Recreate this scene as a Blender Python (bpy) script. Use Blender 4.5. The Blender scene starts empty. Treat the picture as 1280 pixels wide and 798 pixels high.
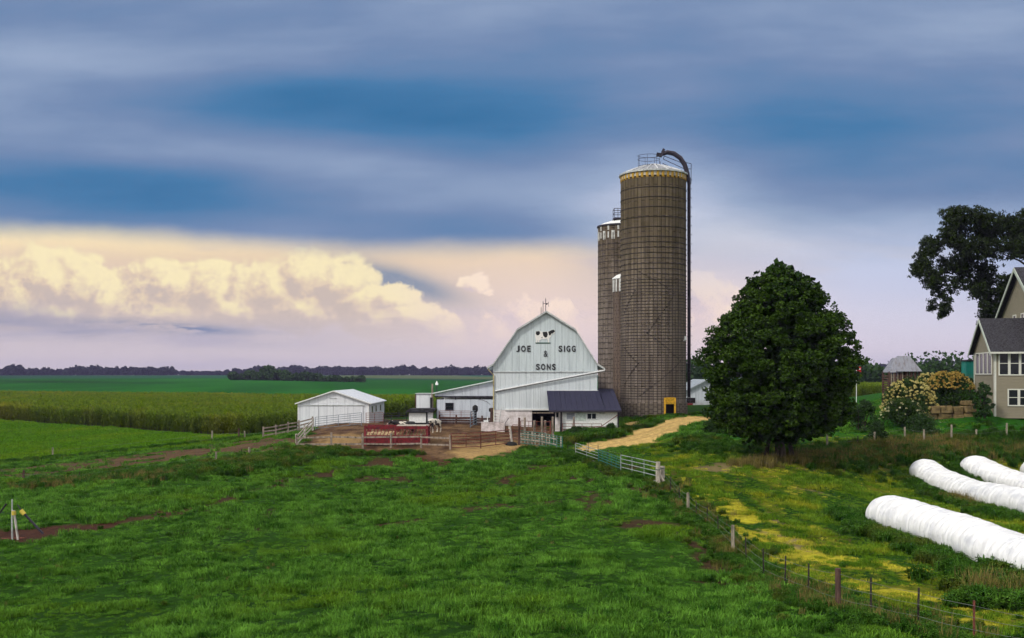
import bpy, math, random
import numpy as np
from mathutils import Vector, Matrix
random.seed(7)
rng = np.random.default_rng(11)
SC = bpy.context.scene
COL = SC.collection
PI = math.pi

# ------------------------------------------------------------------ numbers
CX, HY, F, CZ = 640.0, 470.0, 1300.0, 5.4      # camera at (0,0,CZ), level, looking along +Y

def PX(px, Y):            # world X at distance Y under picture column px
    return (px - CX) / F * Y
def PZ(py, Y):
    return CZ - (py - HY) / F * Y

# ------------------------------------------------------------------ terrain
CP = []
def cp(px, py, Y): CP.append((PX(px, Y), Y, PZ(py, Y)))
for a in [(-60,800,33),(0,798,33),(320,798,32),(640,798,31),(960,798,31.5),(1280,800,32),(1340,800,32),
          (1217,803,32.5),(1048,763,35),(1010,745,39),(981,734,42),(955,722,44),(916,690,50),(883,655,57),
          (860,640,60),(825,604,68),(776,592,75),(720,571,84),(702,566,88),(649,556,93),(600,560,91),(563,560,90),
          (510,561,90),(453,561,90),(371,560,92),(392,537,112),(640,538,104),(684,534,110),(620,532,110),(740,535,108),
          (815,519,124),(880,521,116),(870,545,92),(830,549,96),(930,560,88),(950,533,108),(975,575,80),(930,586,76),
          (1100,600,79),(1000,602,72),(1035,563,85),(1130,552,91),(1190,551,92),(1258,545,95),(1340,545,95),
          (1073,658,59),(1150,679,53),(1280,724,44.5),(1200,596,83),(1275,596,84),(1340,600,84),(1170,611,77),(1280,642,63),
          (1243,520,98),(1340,516,97),(1170,526,98),(1100,526,101),(1110,500,114),(1060,530,102),
          (0,675,54),(18,675,54),(300,700,49),(640,700,46),(850,700,47),(640,640,61),(640,600,75),(300,600,76),(450,590,80),
          (150,620,70),(0,600,90),(0,575,108),(-60,600,90),(200,570,100),(300,553,110),(150,560,115),(0,545,140),(200,548,130),
          (0,525,170),(-80,520,185),(150,535,150),(300,544,132),(370,540,118),(417,529.5,118),(460,529,124),(520,530,112),(590,533,107),
          (480,522,150),(0,501,300),(-60,500,300),(200,502,290),(360,507,250),(520,512,210),(640,512,180),
          (0,487,420),(300,487,420),(560,492,400),(700,495,300),
          (0,473,720),(300,474,680),(600,479,620),(0,471,1000),(300,470,1100),(600,472,1100),(900,474,1000),
          (1000,490,250),(1090,497,170),(1280,493,220),(1090,480,420),(1280,478,500),(1280,472,1200),
          (860,508,150),(950,505,160)]: cp(*a)
for ang in (-.6,-.3,0,.3,.6):
    for r, z in ((20,-.9),(13,.6),(7,2.2),(3,3.3),(1,3.7)):
        CP.append((r*math.sin(ang), r*math.cos(ang), z))
    for r, z in ((1700,6.2),(2600,7.5),(4500,9.0)):
        CP.append((r*math.sin(ang), r*math.cos(ang), z))
CP = np.array(CP)
def _uv(x, y):
    a = np.clip(np.arctan2(x, y), -.62, .62)
    return np.stack([2.2*a, np.log(np.maximum(np.hypot(x, y), 1.0))], -1)
_cu = _uv(CP[:,0], CP[:,1])
def _k(r2): return .5*r2*np.log(r2+1e-12)
def _fit(lam=2e-4):
    n = len(_cu)
    d2 = ((_cu[:,None]-_cu[None])**2).sum(-1)
    K = _k(d2) + lam*np.eye(n)
    P = np.hstack([np.ones((n,1)), _cu])
    A = np.block([[K, P],[P.T, np.zeros((3,3))]])
    return np.linalg.solve(A, np.concatenate([CP[:,2], np.zeros(3)]))
_w = _fit()
def gz(x, y):
    x = np.asarray(x, float); y = np.asarray(y, float)
    sh = x.shape
    uv = _uv(x.ravel(), y.ravel()); out = np.zeros(len(uv))
    for s in range(0, len(uv), 40000):
        q = uv[s:s+40000]
        d2 = ((q[:,None]-_cu[None])**2).sum(-1)
        out[s:s+40000] = _k(d2) @ _w[:-3] + _w[-3] + q @ _w[-2:]
    return out.reshape(sh) if sh else float(out[0])
def at(px, py, y0=25, y1=260):
    """first place where the line of sight through (px, py) meets the ground"""
    Y = np.exp(np.linspace(math.log(y0), math.log(y1), 700))
    g = gz(PX(px, Y), Y); d = PZ(py, Y) - g
    i = np.argmax(d < 0)
    if i == 0: i = len(Y)-1
    t = d[i-1]/(d[i-1]-d[i]+1e-9); y = Y[i-1] + t*(Y[i]-Y[i-1])
    x = PX(px, y)
    return Vector((float(x), float(y), gz(x, y)))
def on(px, Y):
    x = PX(px, Y); return Vector((x, Y, gz(x, Y)))

# ------------------------------------------------------------------ numpy noise
_perm = rng.random((256,256))
def vnoise(x, y):
    xi = np.floor(x).astype(int); yi = np.floor(y).astype(int)
    fx = x-xi; fy = y-yi; fx = fx*fx*(3-2*fx); fy = fy*fy*(3-2*fy)
    g = lambda a,b: _perm[a & 255, b & 255]
    return (g(xi,yi)*(1-fx)+g(xi+1,yi)*fx)*(1-fy) + (g(xi,yi+1)*(1-fx)+g(xi+1,yi+1)*fx)*fy
def fbm(x, y, o=4):
    s = 0; a = .5; t = 0
    for i in range(o):
        s = s + a*vnoise(x+17.3*i, y-9.1*i); t += a; a *= .5; x = x*2.03; y = y*2.03
    return s/t
def sstep(a, b, x):
    t = np.clip((x-a)/(b-a), 0, 1); return t*t*(3-2*t)
def inpoly(x, y, P):
    r = np.zeros(x.shape, bool); n = len(P)
    for i in range(n):
        x0,y0 = P[i][:2]; x1,y1 = P[(i+1)%n][:2]
        if y0 == y1: continue
        c = ((y0 > y) != (y1 > y)) & (x < (x1-x0)*(y-y0)/(y1-y0)+x0)
        r ^= c
    return r
def polydist(x, y, P, closed=True):
    d = np.full(x.shape, 1e9); n = len(P)
    for i in range(n if closed else n-1):
        ax,ay = P[i][:2]; bx,by = P[(i+1)%n][:2]
        ux,uy = bx-ax, by-ay; L = ux*ux+uy*uy+1e-9
        t = np.clip(((x-ax)*ux+(y-ay)*uy)/L, 0, 1)
        d = np.minimum(d, np.hypot(x-ax-t*ux, y-ay-t*uy))
    return d
def area(x, y, P, soft=.8):        # 1 inside, 0 outside, soft edge in metres
    d = polydist(x, y, P); s = np.where(inpoly(x, y, P), d, -d)
    return sstep(-soft, soft, s)
def line(x, y, P, w, soft=.6):
    return 1 - sstep(w, w+soft, polydist(x, y, P, False))

# ------------------------------------------------------------------ zones on the ground (world outlines)
A_ = lambda *pts: [tuple(at(px, py)[:2]) for px, py in pts]
O_ = lambda *pts: [(PX(px,Y), Y) for px, Y in pts]
DRIVE = A_((704,564),(735,553),(770,546),(815,532.5),(841,522.5),(870,520.5)) + O_((925,112),(925,106)) + A_((882,527),(850,535),(835,544),(828,552),(800,557),(766,559),(730,566))
PAD   = A_((772,535),(782,527),(806,525),(803,531),(788,536))
YARD  = A_((396,530),(440,527),(480,524)) + O_((560,117),(612,112),(665,111),(700,108)) + A_((700,543),(704,550),(668,562),(640,569),(560,572),(460,563.5),(374,562),(388,545))
STRAW = A_((566,557),(640,552),(662,560),(612,572),(566,574))
STRAW2= A_((400,545),(452,543),(452,557),(395,558))
MUD   = A_((470,566),(560,562),(604,574),(560,586),(520,590),(478,579))
TRACK = A_((-60,592),(0,586),(120,574),(230,562),(300,551),(345,547),(378,547),(374,560),(320,569),(240,573),(130,585),(0,597),(-60,602))
WALLOW= A_((-60,664),(0,663),(60,659),(120,654),(155,650),(162,655),(112,667),(50,675),(-60,679))
FIELD = O_((-200,190),(-60,182),(0,168),(150,148),(300,130),(335,124)) + A_((330,546),(300,549),(230,559),(120,571),(0,582),(-200,598))
CORN  = O_((-220,200),(-60,182),(0,170),(150,150),(300,132),(362,131),(372,141),(480,146),(532,150),(570,235),(360,255),(200,290),(0,315),(-220,330))
CORN2 = O_((1020,172),(1092,172),(1118,176),(1160,240),(1020,240))
BARE  = A_((868,585),(895,580),(925,583),(915,589),(885,590))
BROWN = [([at(a,b)[:2] for a,b in L], w) for L, w in [
    ([(782,655),(815,655),(838,657)],.9), ([(755,590),(785,604),(815,622),(825,634)],.25), ([(878,693),(893,712),(905,727)],.5),
    ([(520,650),(500,655),(480,660)],.5), ([(345,604),(420,590),(480,580)],.6), ([(200,645),(260,632),(345,606),(420,588),(475,576)],.7), ([(150,652),(200,642)],.8), ([(230,640),(275,636)],.4),
    ([(570,615),(600,618)],.4), ([(715,597),(735,603),(760,602)],.5), ([(640,598),(625,605)],.35),([(840,668),(860,680),(885,700)],.3)]]
YELL  = [([at(a,b)[:2] for a,b in L], w) for L, w in [
    ([(846,602),(872,618),(905,637),(930,668),(955,692),(990,716),(1060,733),(1150,748),(1290,785)],.65), ([(940,650),(1000,690),(1040,705)],.7),
    ([(1110,705),(1150,722),(1200,735)],.4),([(990,655),(1020,662)],.3)]]
RUTS  = [([at(a,b)[:2] for a,b in L], w) for L, w in [
    ([(950,662),(985,675),(1000,690)],.3), ([(1005,588),(1060,583),(1130,577)],.35), ([(940,640),(965,650)],.3), ([(1000,610),(1030,618)],.3)]]
BERM  = A_((980,580),(1010,566),(1100,562),(1200,558),(1330,556),(1330,566),(1200,570),(1100,578),(1000,584))
FENCE_STRIP = [at(a,b)[:2] for a,b in [(826,602),(860,640),(883,655),(917,691),(955,723),(1010,746),(1048,764),(1090,772),(1150,785),(1217,803)]]
LAWN = O_((890,92),(1000,89),(1030,90),(1110,92),(1200,93),(1340,93),(1500,100),(1500,160),(890,150))

def cover(x, y):
    wx = x + (fbm(x*.5, y*.5, 3)-.5)*2.2 + (fbm(x*2.6, y*2.6, 2)-.5)*.9
    wy = y + (fbm(x*.5+40, y*.5+9, 3)-.5)*3.2 + (fbm(x*2.6+5, y*2.6+3, 2)-.5)*1.2
    m = {}
    m['drive'] = np.maximum(area(wx, wy, DRIVE, .35), area(wx, wy, PAD, .5))
    m['yard'] = area(wx, wy, YARD, .5)
    m['straw'] = np.maximum(area(wx, wy, STRAW, .8), .6*area(wx, wy, STRAW2, 1))
    m['mud'] = area(wx, wy, MUD, 2.5)*sstep(.36,.56, fbm(x*.9, y*.6, 4))
    m['track'] = area(wx, wy, TRACK, 1.2)*(.72+.28*sstep(.30,.45, fbm(x*.12+3, y*.5, 3)))*(.75+.25*sstep(-50,-34,x))
    m['wallow'] = area(wx, wy, WALLOW, .4)
    m['field'] = area(wx, wy, FIELD, .6)
    m['corn'] = np.maximum(area(x, y, CORN, 1.), area(x, y, CORN2, 1.))
    b = area(wx, wy, BARE, .5)
    m['bare'] = b
    br = np.zeros(x.shape)
    for L, w in BROWN: br = np.maximum(br, line(wx, wy, L, w*.6, w*1.3))
    spots = sstep(.665,.72, fbm(x*.35+11, y*.3+5, 4))*sstep(20,12,np.abs(x+2))*sstep(52,60,y)*sstep(88,80,y)
    m['brown'] = np.maximum(br, spots*.8)
    ye = np.zeros(x.shape)
    for L, w in YELL: ye = np.maximum(ye, line(wx, wy, L, w*.7, w*2.2))
    right = sstep(10, 14, x)*sstep(96,86,y)
    m['yellow'] = np.maximum(ye*sstep(.36,.54, fbm(x*.9, y*.8, 5)), right*sstep(.50,.68, fbm(x*.33+7, y*.22, 4))*.35)
    ru = np.zeros(x.shape)
    for L, w in RUTS: ru = np.maximum(ru, line(wx, wy, L, w*.5, w*1.2))
    m['rut'] = ru*sstep(.3,.5, fbm(x*1.1+3, y, 3))
    m['berm'] = area(wx, wy, BERM, 1.2)
    m['lawn'] = area(x, y, LAWN, 1.)
    return m

# ------------------------------------------------------------------ materials
MATS = {}
def srgb(r,g,b):
    f = lambda c: c/12.92 if c <= .04045 else ((c+.055)/1.055)**2.4
    return (f(r/255), f(g/255), f(b/255))
def new_mat(name):
    m = bpy.data.materials.new(name); m.use_nodes = True
    nt = m.node_tree; b = nt.nodes['Principled BSDF']
    return m, nt, b
def L(nt, a, b): nt.links.new(a, b)
def mat(name, col, rough=.7, metal=0, var=.18, scale=3, stretch=(1,1,1), bump=0, bscale=20, streak=None, coat=0):
    """noise-varied base colour; stretch <1 on z gives vertical streaks"""
    if name in MATS: return MATS[name]
    m, nt, b = new_mat(name)
    tc = nt.nodes.new('ShaderNodeTexCoord'); mp = nt.nodes.new('ShaderNodeMapping')
    mp.inputs['Scale'].default_value = stretch
    L(nt, tc.outputs['Object'], mp.inputs['Vector'])
    n = nt.nodes.new('ShaderNodeTexNoise'); n.inputs['Scale'].default_value = scale; n.inputs['Detail'].default_value = 6
    n.inputs['Roughness'].default_value = .65
    L(nt, mp.outputs[0], n.inputs['Vector'])
    r = nt.nodes.new('ShaderNodeValToRGB')
    c0 = [max(0,c*(1-2*var)) for c in col]; c1 = [min(1,c*(1+var)) for c in col]
    if streak: c0 = streak
    r.color_ramp.elements[0].position = .33; r.color_ramp.elements[0].color = (*c0,1)
    r.color_ramp.elements[1].position = .58; r.color_ramp.elements[1].color = (*c1,1)
    L(nt, n.outputs['Fac'], r.inputs[0]); L(nt, r.outputs[0], b.inputs['Base Color'])
    b.inputs['Roughness'].default_value = rough; b.inputs['Metallic'].default_value = metal
    b.inputs['Specular IOR Level'].default_value = .3
    if bump:
        n2 = nt.nodes.new('ShaderNodeTexNoise'); n2.inputs['Scale'].default_value = bscale; n2.inputs['Detail'].default_value = 4
        L(nt, mp.outputs[0], n2.inputs['Vector'])
        bp = nt.nodes.new('ShaderNodeBump'); bp.inputs['Strength'].default_value = bump; bp.inputs['Distance'].default_value = .05
        L(nt, n2.outputs['Fac'], bp.inputs['Height']); L(nt, bp.outputs[0], b.inputs['Normal'])
    MATS[name] = m; return m

def ribbed(name, col, streak, axis='X', pitch=.6, bump=.5, rough=.5, metal=0, var=.08, lap=None):
    """sheet-metal or lap siding: ribs by bump plus rain streaks"""
    m, nt, b = new_mat(name)
    tc = nt.nodes.new('ShaderNodeTexCoord'); sp = nt.nodes.new('ShaderNodeSeparateXYZ')
    L(nt, tc.outputs['Object'], sp.inputs[0])
    mul = nt.nodes.new('ShaderNodeMath'); mul.operation = 'MULTIPLY'; mul.inputs[1].default_value = 1/pitch
    L(nt, sp.outputs[axis], mul.inputs[0])
    fr = nt.nodes.new('ShaderNodeMath'); fr.operation = 'FRACT'; L(nt, mul.outputs[0], fr.inputs[0])
    rp = nt.nodes.new('ShaderNodeValToRGB'); e = rp.color_ramp.elements
    if lap:
        e[0].position = 0; e[0].color = (1,1,1,1); e[1].position = 1; e[1].color = (0,0,0,1)
    else:
        e[0].position = 0; e[0].color = (1,1,1,1); e[1].position = .12; e[1].color = (0,0,0,1)
        x = e.new(.9); x.color = (0,0,0,1); x = e.new(1); x.color = (1,1,1,1)
    L(nt, fr.outputs[0], rp.inputs[0])
    bp = nt.nodes.new('ShaderNodeBump'); bp.inputs['Strength'].default_value = bump; bp.inputs['Distance'].default_value = .04
    L(nt, rp.outputs[0], bp.inputs['Height']); L(nt, bp.outputs[0], b.inputs['Normal'])
    mp = nt.nodes.new('ShaderNodeMapping'); mp.inputs['Scale'].default_value = (2.4,2.4,.12) if axis != 'Z' else (.4,.4,.4)
    L(nt, tc.outputs['Object'], mp.inputs['Vector'])
    n = nt.nodes.new('ShaderNodeTexNoise'); n.inputs['Scale'].default_value = 1.6; n.inputs['Detail'].default_value = 8; n.inputs['Roughness'].default_value = .7
    L(nt, mp.outputs[0], n.inputs['Vector'])
    r = nt.nodes.new('ShaderNodeValToRGB')
    r.color_ramp.elements[0].position = .30; r.color_ramp.elements[0].color = (*streak,1)
    r.color_ramp.elements[1].position = .52; r.color_ramp.elements[1].color = (*col,1)
    L(nt, n.outputs['Fac'], r.inputs[0])
    if axis != 'Z':
        g1=nt.nodes.new('ShaderNodeMapRange'); g1.inputs['From Min'].default_value=1.1; g1.inputs['From Max'].default_value=0; L(nt, sp.outputs['Z'], g1.inputs['Value'])
        g2=nt.nodes.new('ShaderNodeTexNoise'); g2.inputs['Scale'].default_value=1.7; g2.inputs['Detail'].default_value=7; L(nt, tc.outputs['Object'], g2.inputs['Vector'])
        g3=nt.nodes.new('ShaderNodeMath'); g3.operation='MULTIPLY'; L(nt, g1.outputs[0], g3.inputs[0]); L(nt, g2.outputs['Fac'], g3.inputs[1])
        gm=nt.nodes.new('ShaderNodeMix'); gm.data_type='RGBA'; L(nt, g3.outputs[0], gm.inputs[0]); L(nt, r.outputs[0], gm.inputs[6]); gm.inputs[7].default_value=(.16,.12,.08,1); r=gm
    # seams carry a little dirt of their own
    mx = nt.nodes.new('ShaderNodeMix'); mx.data_type = 'RGBA'; mx.blend_type = 'MULTIPLY'
    mm = nt.nodes.new('ShaderNodeMath'); mm.operation = 'MULTIPLY'; mm.inputs[1].default_value = .22
    L(nt, rp.outputs[0], mm.inputs[0]); L(nt, mm.outputs[0], mx.inputs[0])
    L(nt, (r.outputs[2] if r.bl_idname=='ShaderNodeMix' else r.outputs[0]), mx.inputs[6]); mx.inputs[7].default_value = (.45,.45,.5,1)
    L(nt, mx.outputs[2], b.inputs['Base Color'])
    b.inputs['Roughness'].default_value = rough; b.inputs['Metallic'].default_value = metal
    b.inputs['Specular IOR Level'].default_value = .3
    return m

M = dict(
 siding = ribbed('barn_siding', (.60,.67,.70), (.44,.50,.53), 'X', .75, .5),
 siding_low = ribbed('barn_siding_low', (.66,.71,.74), (.48,.53,.56), 'X', .75, .5),
 sidingY = ribbed('side_siding', (.55,.62,.66), (.35,.40,.42), 'Y', .75, .5),
 paintwall = mat('painted_block', (.78,.73,.74), .8, var=.10, scale=1.2, bump=.3, bscale=9, streak=(.50,.44,.42)),
 white = mat('white_paint', (.78,.79,.78), .5, var=.06, scale=5),
 whitetrim = mat('white_trim', (.72,.73,.74), .5, var=.08, scale=5),
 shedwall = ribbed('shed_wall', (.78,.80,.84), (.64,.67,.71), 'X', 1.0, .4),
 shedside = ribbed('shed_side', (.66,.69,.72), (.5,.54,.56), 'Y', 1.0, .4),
 shedroof = ribbed('shed_roof', (.74,.76,.80), (.56,.58,.62), 'Y', 1.0, .5, rough=.4),
 leanwall = ribbed('lean_wall', (.60,.64,.71), (.44,.48,.54), 'X', .9, .5),
 greyroof = ribbed('grey_roof', (.30,.34,.37), (.20,.22,.24), 'Y', .8, .5),
 blueroof = ribbed('blue_roof', (.022,.022,.052), (.014,.014,.034), 'X', .55, .9, rough=.75),
 dark = mat('dark_void', (.012,.010,.010), .9),  # near-black colour stands in for the shade inside openings
 blackpost = mat('black_post', (.02,.018,.02), .7),
 glass = mat('window_glass', (.015,.018,.022), .08, var=.1),
 letter = mat('letter_black', (.03,.03,.035), .6),
 cowblack = mat('emblem_black', (.02,.02,.02), .6), cowwhite = mat('emblem_white', (.85,.83,.80), .6, var=.03),
 embgreen = mat('emblem_green', (.03,.09,.06), .6),
 wood = mat('weathered_wood', (.26,.21,.17), .85, var=.35, scale=6, stretch=(1,1,.2), bump=.4),
 palewood = mat('pale_wood', (.42,.37,.31), .85, var=.25, scale=6, stretch=(1,1,.3), bump=.3),
 darkwood = mat('dark_wood', (.09,.05,.04), .85, var=.35, scale=5, stretch=(1,1,.2), bump=.3),
 whitepost = mat('whitewashed_post', (.50,.46,.42), .8, var=.3, scale=9, stretch=(1,1,.3)),
 greenmetal = mat('green_metal', (.02,.14,.11), .5, var=.25),
 dullgalv = mat('dull_galvanised', (.30,.34,.32), .6, .1, var=.3, scale=5),
 greywood = mat('grey_post_wood', (.30,.26,.20), .9, var=.35, scale=8, stretch=(1,1,.2), bump=.4),
 greymetal = mat('grey_blue_metal', (.16,.20,.25), .5, var=.25),
 galv = mat('galvanised', (.48,.50,.50), .45, .3, var=.2, scale=4),
 galvwhite = mat('bright_galvanised', (.62,.63,.64), .4, .2, var=.15, scale=4),
 rust = mat('rusty_tube', (.17,.055,.04), .75, var=.35, scale=7),
 redtube = mat('red_tube', (.17,.02,.025), .6, var=.3, scale=5),
 red = mat('red_paint', (.15,.012,.018), .8, var=.3, scale=3, streak=(.06,.012,.014)),
 hay = mat('hay', (.42,.30,.17), .95, var=.35, scale=9, bump=1, bscale=25),
 steel = mat('dark_steel', (.035,.03,.045), .5, .2, var=.3),
 tpost = mat('steel_t_post', (.035,.028,.025), .8, var=.4),
 wire = mat('fence_wire', (.17,.19,.17), .6, .2),
 yellow = mat('yellow_paint', (.62,.34,.02), .6, var=.2, scale=4),
 bandyellow = mat('weathered_yellow', (.40,.235,.03), .8, var=.4, scale=3),
 yplastic = mat('yellow_plastic', (.65,.50,.08), .5, var=.1),
 tank = mat('water_trough', (.62,.55,.55), .6, var=.15, scale=2, streak=(.35,.30,.28)),
 bag = None,
 tan = ribbed('tan_siding', (.23,.205,.145), (.20,.18,.125), 'Z', .14, .9, rough=.7, lap=1),
 housetrim = mat('house_trim', (.62,.62,.56), .5, var=.04),
 housetrimgreen = mat('gable_trim', (.45,.50,.44), .5, var=.06),
 shingle = mat('shingles', (.034,.033,.040), .95, var=.5, scale=7, bump=1, bscale=14),
 teal = ribbed('teal_boards', (.01,.19,.16), (.01,.13,.11), 'X', .3, .4),
 cribroof = ribbed('crib_roof', (.29,.30,.35), (.17,.14,.14), 'X', .35, .6, rough=.5, metal=.2),
 stone = mat('limestone', (.16,.115,.05), .9, var=.35, scale=1.6, bump=1, bscale=5),
 bark = mat('bark', (.05,.038,.03), .95, var=.4, scale=5, stretch=(1,1,.15), bump=1, bscale=14),
 tyre = mat('rubber', (.015,.015,.015), .8),
 gutter = mat('gutter', (.50,.52,.52), .45, var=.15), gutterdirty = mat('downspout', (.42,.36,.20), .6, var=.3),
 concrete = mat('concrete', (.27,.24,.21), .9, var=.2, scale=2, bump=.4),
 flagred = mat('flag_red', (.5,.02,.03), .8),
)

def bag_mat():
    m, nt, b = new_mat('bag_plastic')
    tc = nt.nodes.new('ShaderNodeTexCoord')
    n = nt.nodes.new('ShaderNodeTexNoise'); n.inputs['Scale'].default_value = .9; n.inputs['Detail'].default_value = 6
    mp = nt.nodes.new('ShaderNodeMapping'); mp.inputs['Scale'].default_value = (1.6,.8,1.6)
    L(nt, tc.outputs['Object'], mp.inputs[0]); L(nt, mp.outputs[0], n.inputs['Vector'])
    r = nt.nodes.new('ShaderNodeValToRGB'); r.color_ramp.elements[0].position=.28; r.color_ramp.elements[0].color=(.66,.67,.71,1)
    r.color_ramp.elements[1].position=.5; r.color_ramp.elements[1].color=(.86,.86,.87,1)
    L(nt, n.outputs['Fac'], r.inputs[0])
    sc=nt.nodes.new('ShaderNodeTexNoise'); sc.inputs['Scale'].default_value=5; sc.inputs['Detail'].default_value=8; sc.inputs['Roughness'].default_value=.75; L(nt, tc.outputs['Object'], sc.inputs['Vector'])
    sr=nt.nodes.new('ShaderNodeValToRGB'); sr.color_ramp.elements[0].position=.60; sr.color_ramp.elements[0].color=(0,0,0,1); sr.color_ramp.elements[1].position=.72; sr.color_ramp.elements[1].color=(.55,.55,.55,1); L(nt, sc.outputs['Fac'], sr.inputs[0])
    dm=nt.nodes.new('ShaderNodeMix'); dm.data_type='RGBA'; L(nt, sr.outputs[0], dm.inputs[0]); L(nt, r.outputs[0], dm.inputs[6]); dm.inputs[7].default_value=(.42,.38,.30,1); L(nt, dm.outputs[2], b.inputs['Base Color'])
    b.inputs['Roughness'].default_value = .30
    n2 = nt.nodes.new('ShaderNodeTexNoise'); n2.inputs['Scale'].default_value = 3; n2.inputs['Detail'].default_value = 5
    mp2 = nt.nodes.new('ShaderNodeMapping'); mp2.inputs['Scale'].default_value = (.5,2.2,.5)
    L(nt, tc.outputs['Object'], mp2.inputs[0]); L(nt, mp2.outputs[0], n2.inputs['Vector'])
    bp = nt.nodes.new('ShaderNodeBump'); bp.inputs['Strength'].default_value=.55; bp.inputs['Distance'].default_value=.12
    L(nt, n2.outputs['Fac'], bp.inputs['Height']); L(nt, bp.outputs[0], b.inputs['Normal'])
    return m
M['bag'] = bag_mat()

def silo_mat(name, base, low, bw, rh, top=30., split=0.):
    """stave concrete: brick pattern wrapped round the wall, weather stain by height"""
    m, nt, b = new_mat(name)
    N = nt.nodes.new
    tc = N('ShaderNodeTexCoord'); sp = N('ShaderNodeSeparateXYZ'); L(nt, tc.outputs['Object'], sp.inputs[0])
    at2 = N('ShaderNodeMath'); at2.operation='ARCTAN2'; L(nt, sp.outputs['Y'], at2.inputs[0]); L(nt, sp.outputs['X'], at2.inputs[1])
    mu = N('ShaderNodeMath'); mu.operation='MULTIPLY'; mu.inputs[1].default_value = 4.1; L(nt, at2.outputs[0], mu.inputs[0])
    cb = N('ShaderNodeCombineXYZ'); L(nt, mu.outputs[0], cb.inputs[0]); L(nt, sp.outputs['Z'], cb.inputs[1])
    br = N('ShaderNodeTexBrick'); br.inputs['Scale'].default_value = 1; br.inputs['Brick Width'].default_value = rh; br.inputs['Row Height'].default_value = bw
    br.inputs['Mortar Size'].default_value = .05; br.inputs['Mortar Smooth'].default_value=.5; br.offset = .5
    # rows run upward: swap axes so that courses are vertical staves
    cb2 = N('ShaderNodeCombineXYZ'); L(nt, sp.outputs['Z'], cb2.inputs[0]); L(nt, mu.outputs[0], cb2.inputs[1])
    L(nt, cb2.outputs[0], br.inputs['Vector'])
    br.inputs['Color1'].default_value = (1,1,1,1); br.inputs['Color2'].default_value = (.80,.79,.78,1); br.inputs['Mortar'].default_value = (.34,.33,.33,1)
    mr = N('ShaderNodeMapRange'); mr.inputs['From Min'].default_value = split; mr.inputs['From Max'].default_value = top
    L(nt, sp.outputs['Z'], mr.inputs['Value'])
    n = N('ShaderNodeTexNoise'); n.inputs['Scale'].default_value = .55; n.inputs['Detail'].default_value = 8; n.inputs['Roughness'].default_value=.7
    L(nt, cb.outputs[0], n.inputs['Vector'])
    ad = N('ShaderNodeMath'); ad.operation='MULTIPLY_ADD'; ad.inputs[1].default_value=.9; ad.inputs[2].default_value=-.45
    L(nt, n.outputs['Fac'], ad.inputs[0])
    a2 = N('ShaderNodeMath'); a2.operation='ADD'; a2.use_clamp=True; L(nt, mr.outputs[0], a2.inputs[0]); L(nt, ad.outputs[0], a2.inputs[1])
    mx = N('ShaderNodeMix'); mx.data_type='RGBA'; L(nt, a2.outputs[0], mx.inputs[0])
    mx.inputs[6].default_value = (*low,1); mx.inputs[7].default_value = (*base,1)
    st = N('ShaderNodeMapping'); st.inputs['Scale'].default_value = (2.6,.12,1); L(nt, cb.outputs[0], st.inputs[0])
    n3 = N('ShaderNodeTexNoise'); n3.inputs['Scale'].default_value = 1; n3.inputs['Detail'].default_value = 5; L(nt, st.outputs[0], n3.inputs['Vector'])
    r3 = N('ShaderNodeValToRGB'); r3.color_ramp.elements[0].position=.3; r3.color_ramp.elements[0].color=(.6,.58,.58,1); r3.color_ramp.elements[1].position=.65; r3.color_ramp.elements[1].color=(1.15,1.12,1.08,1)
    L(nt, n3.outputs['Fac'], r3.inputs[0])
    m1 = N('ShaderNodeMix'); m1.data_type='RGBA'; m1.blend_type='MULTIPLY'; m1.inputs[0].default_value=1
    L(nt, mx.outputs[2], m1.inputs[6]); L(nt, br.outputs['Color'], m1.inputs[7])
    m2 = N('ShaderNodeMix'); m2.data_type='RGBA'; m2.blend_type='MULTIPLY'; m2.inputs[0].default_value=1
    L(nt, m1.outputs[2], m2.inputs[6]); L(nt, r3.outputs[0], m2.inputs[7])
    L(nt, m2.outputs[2], b.inputs['Base Color']); b.inputs['Roughness'].default_value=.9; b.inputs['Specular IOR Level'].default_value=.15
    bp = N('ShaderNodeBump'); bp.inputs['Strength'].default_value=.6; bp.inputs['Distance'].default_value=.03
    L(nt, br.outputs['Color'], bp.inputs['Height']); L(nt, bp.outputs[0], b.inputs['Normal'])
    return m

def leaf_mat(name, dark, light, trans=.25, rough=.6, extra=None):
    m, nt, b = new_mat(name)
    a = nt.nodes.new('ShaderNodeAttribute'); a.attribute_name = 'tone'
    r = nt.nodes.new('ShaderNodeValToRGB'); e = r.color_ramp.elements
    e[0].position = 0; e[0].color = (*dark,1); e[1].position = 1; e[1].color = (*light,1)
    if extra:
        e[1].position = .84
        for p, c in extra: x = e.new(p); x.color = (*c,1)
    L(nt, a.outputs['Fac'], r.inputs[0]); L(nt, r.outputs[0], b.inputs['Base Color'])
    b.inputs['Roughness'].default_value = rough; b.inputs['Specular IOR Level'].default_value = .06
    tr = nt.nodes.new('ShaderNodeBsdfTranslucent'); L(nt, r.outputs[0], tr.inputs['Color'])
    mix = nt.nodes.new('ShaderNodeMixShader'); mix.inputs[0].default_value = trans
    L(nt, b.outputs[0], mix.inputs[1]); L(nt, tr.outputs[0], mix.inputs[2])
    L(nt, mix.outputs[0], nt.nodes['Material Output'].inputs['Surface'])
    return m

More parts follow.
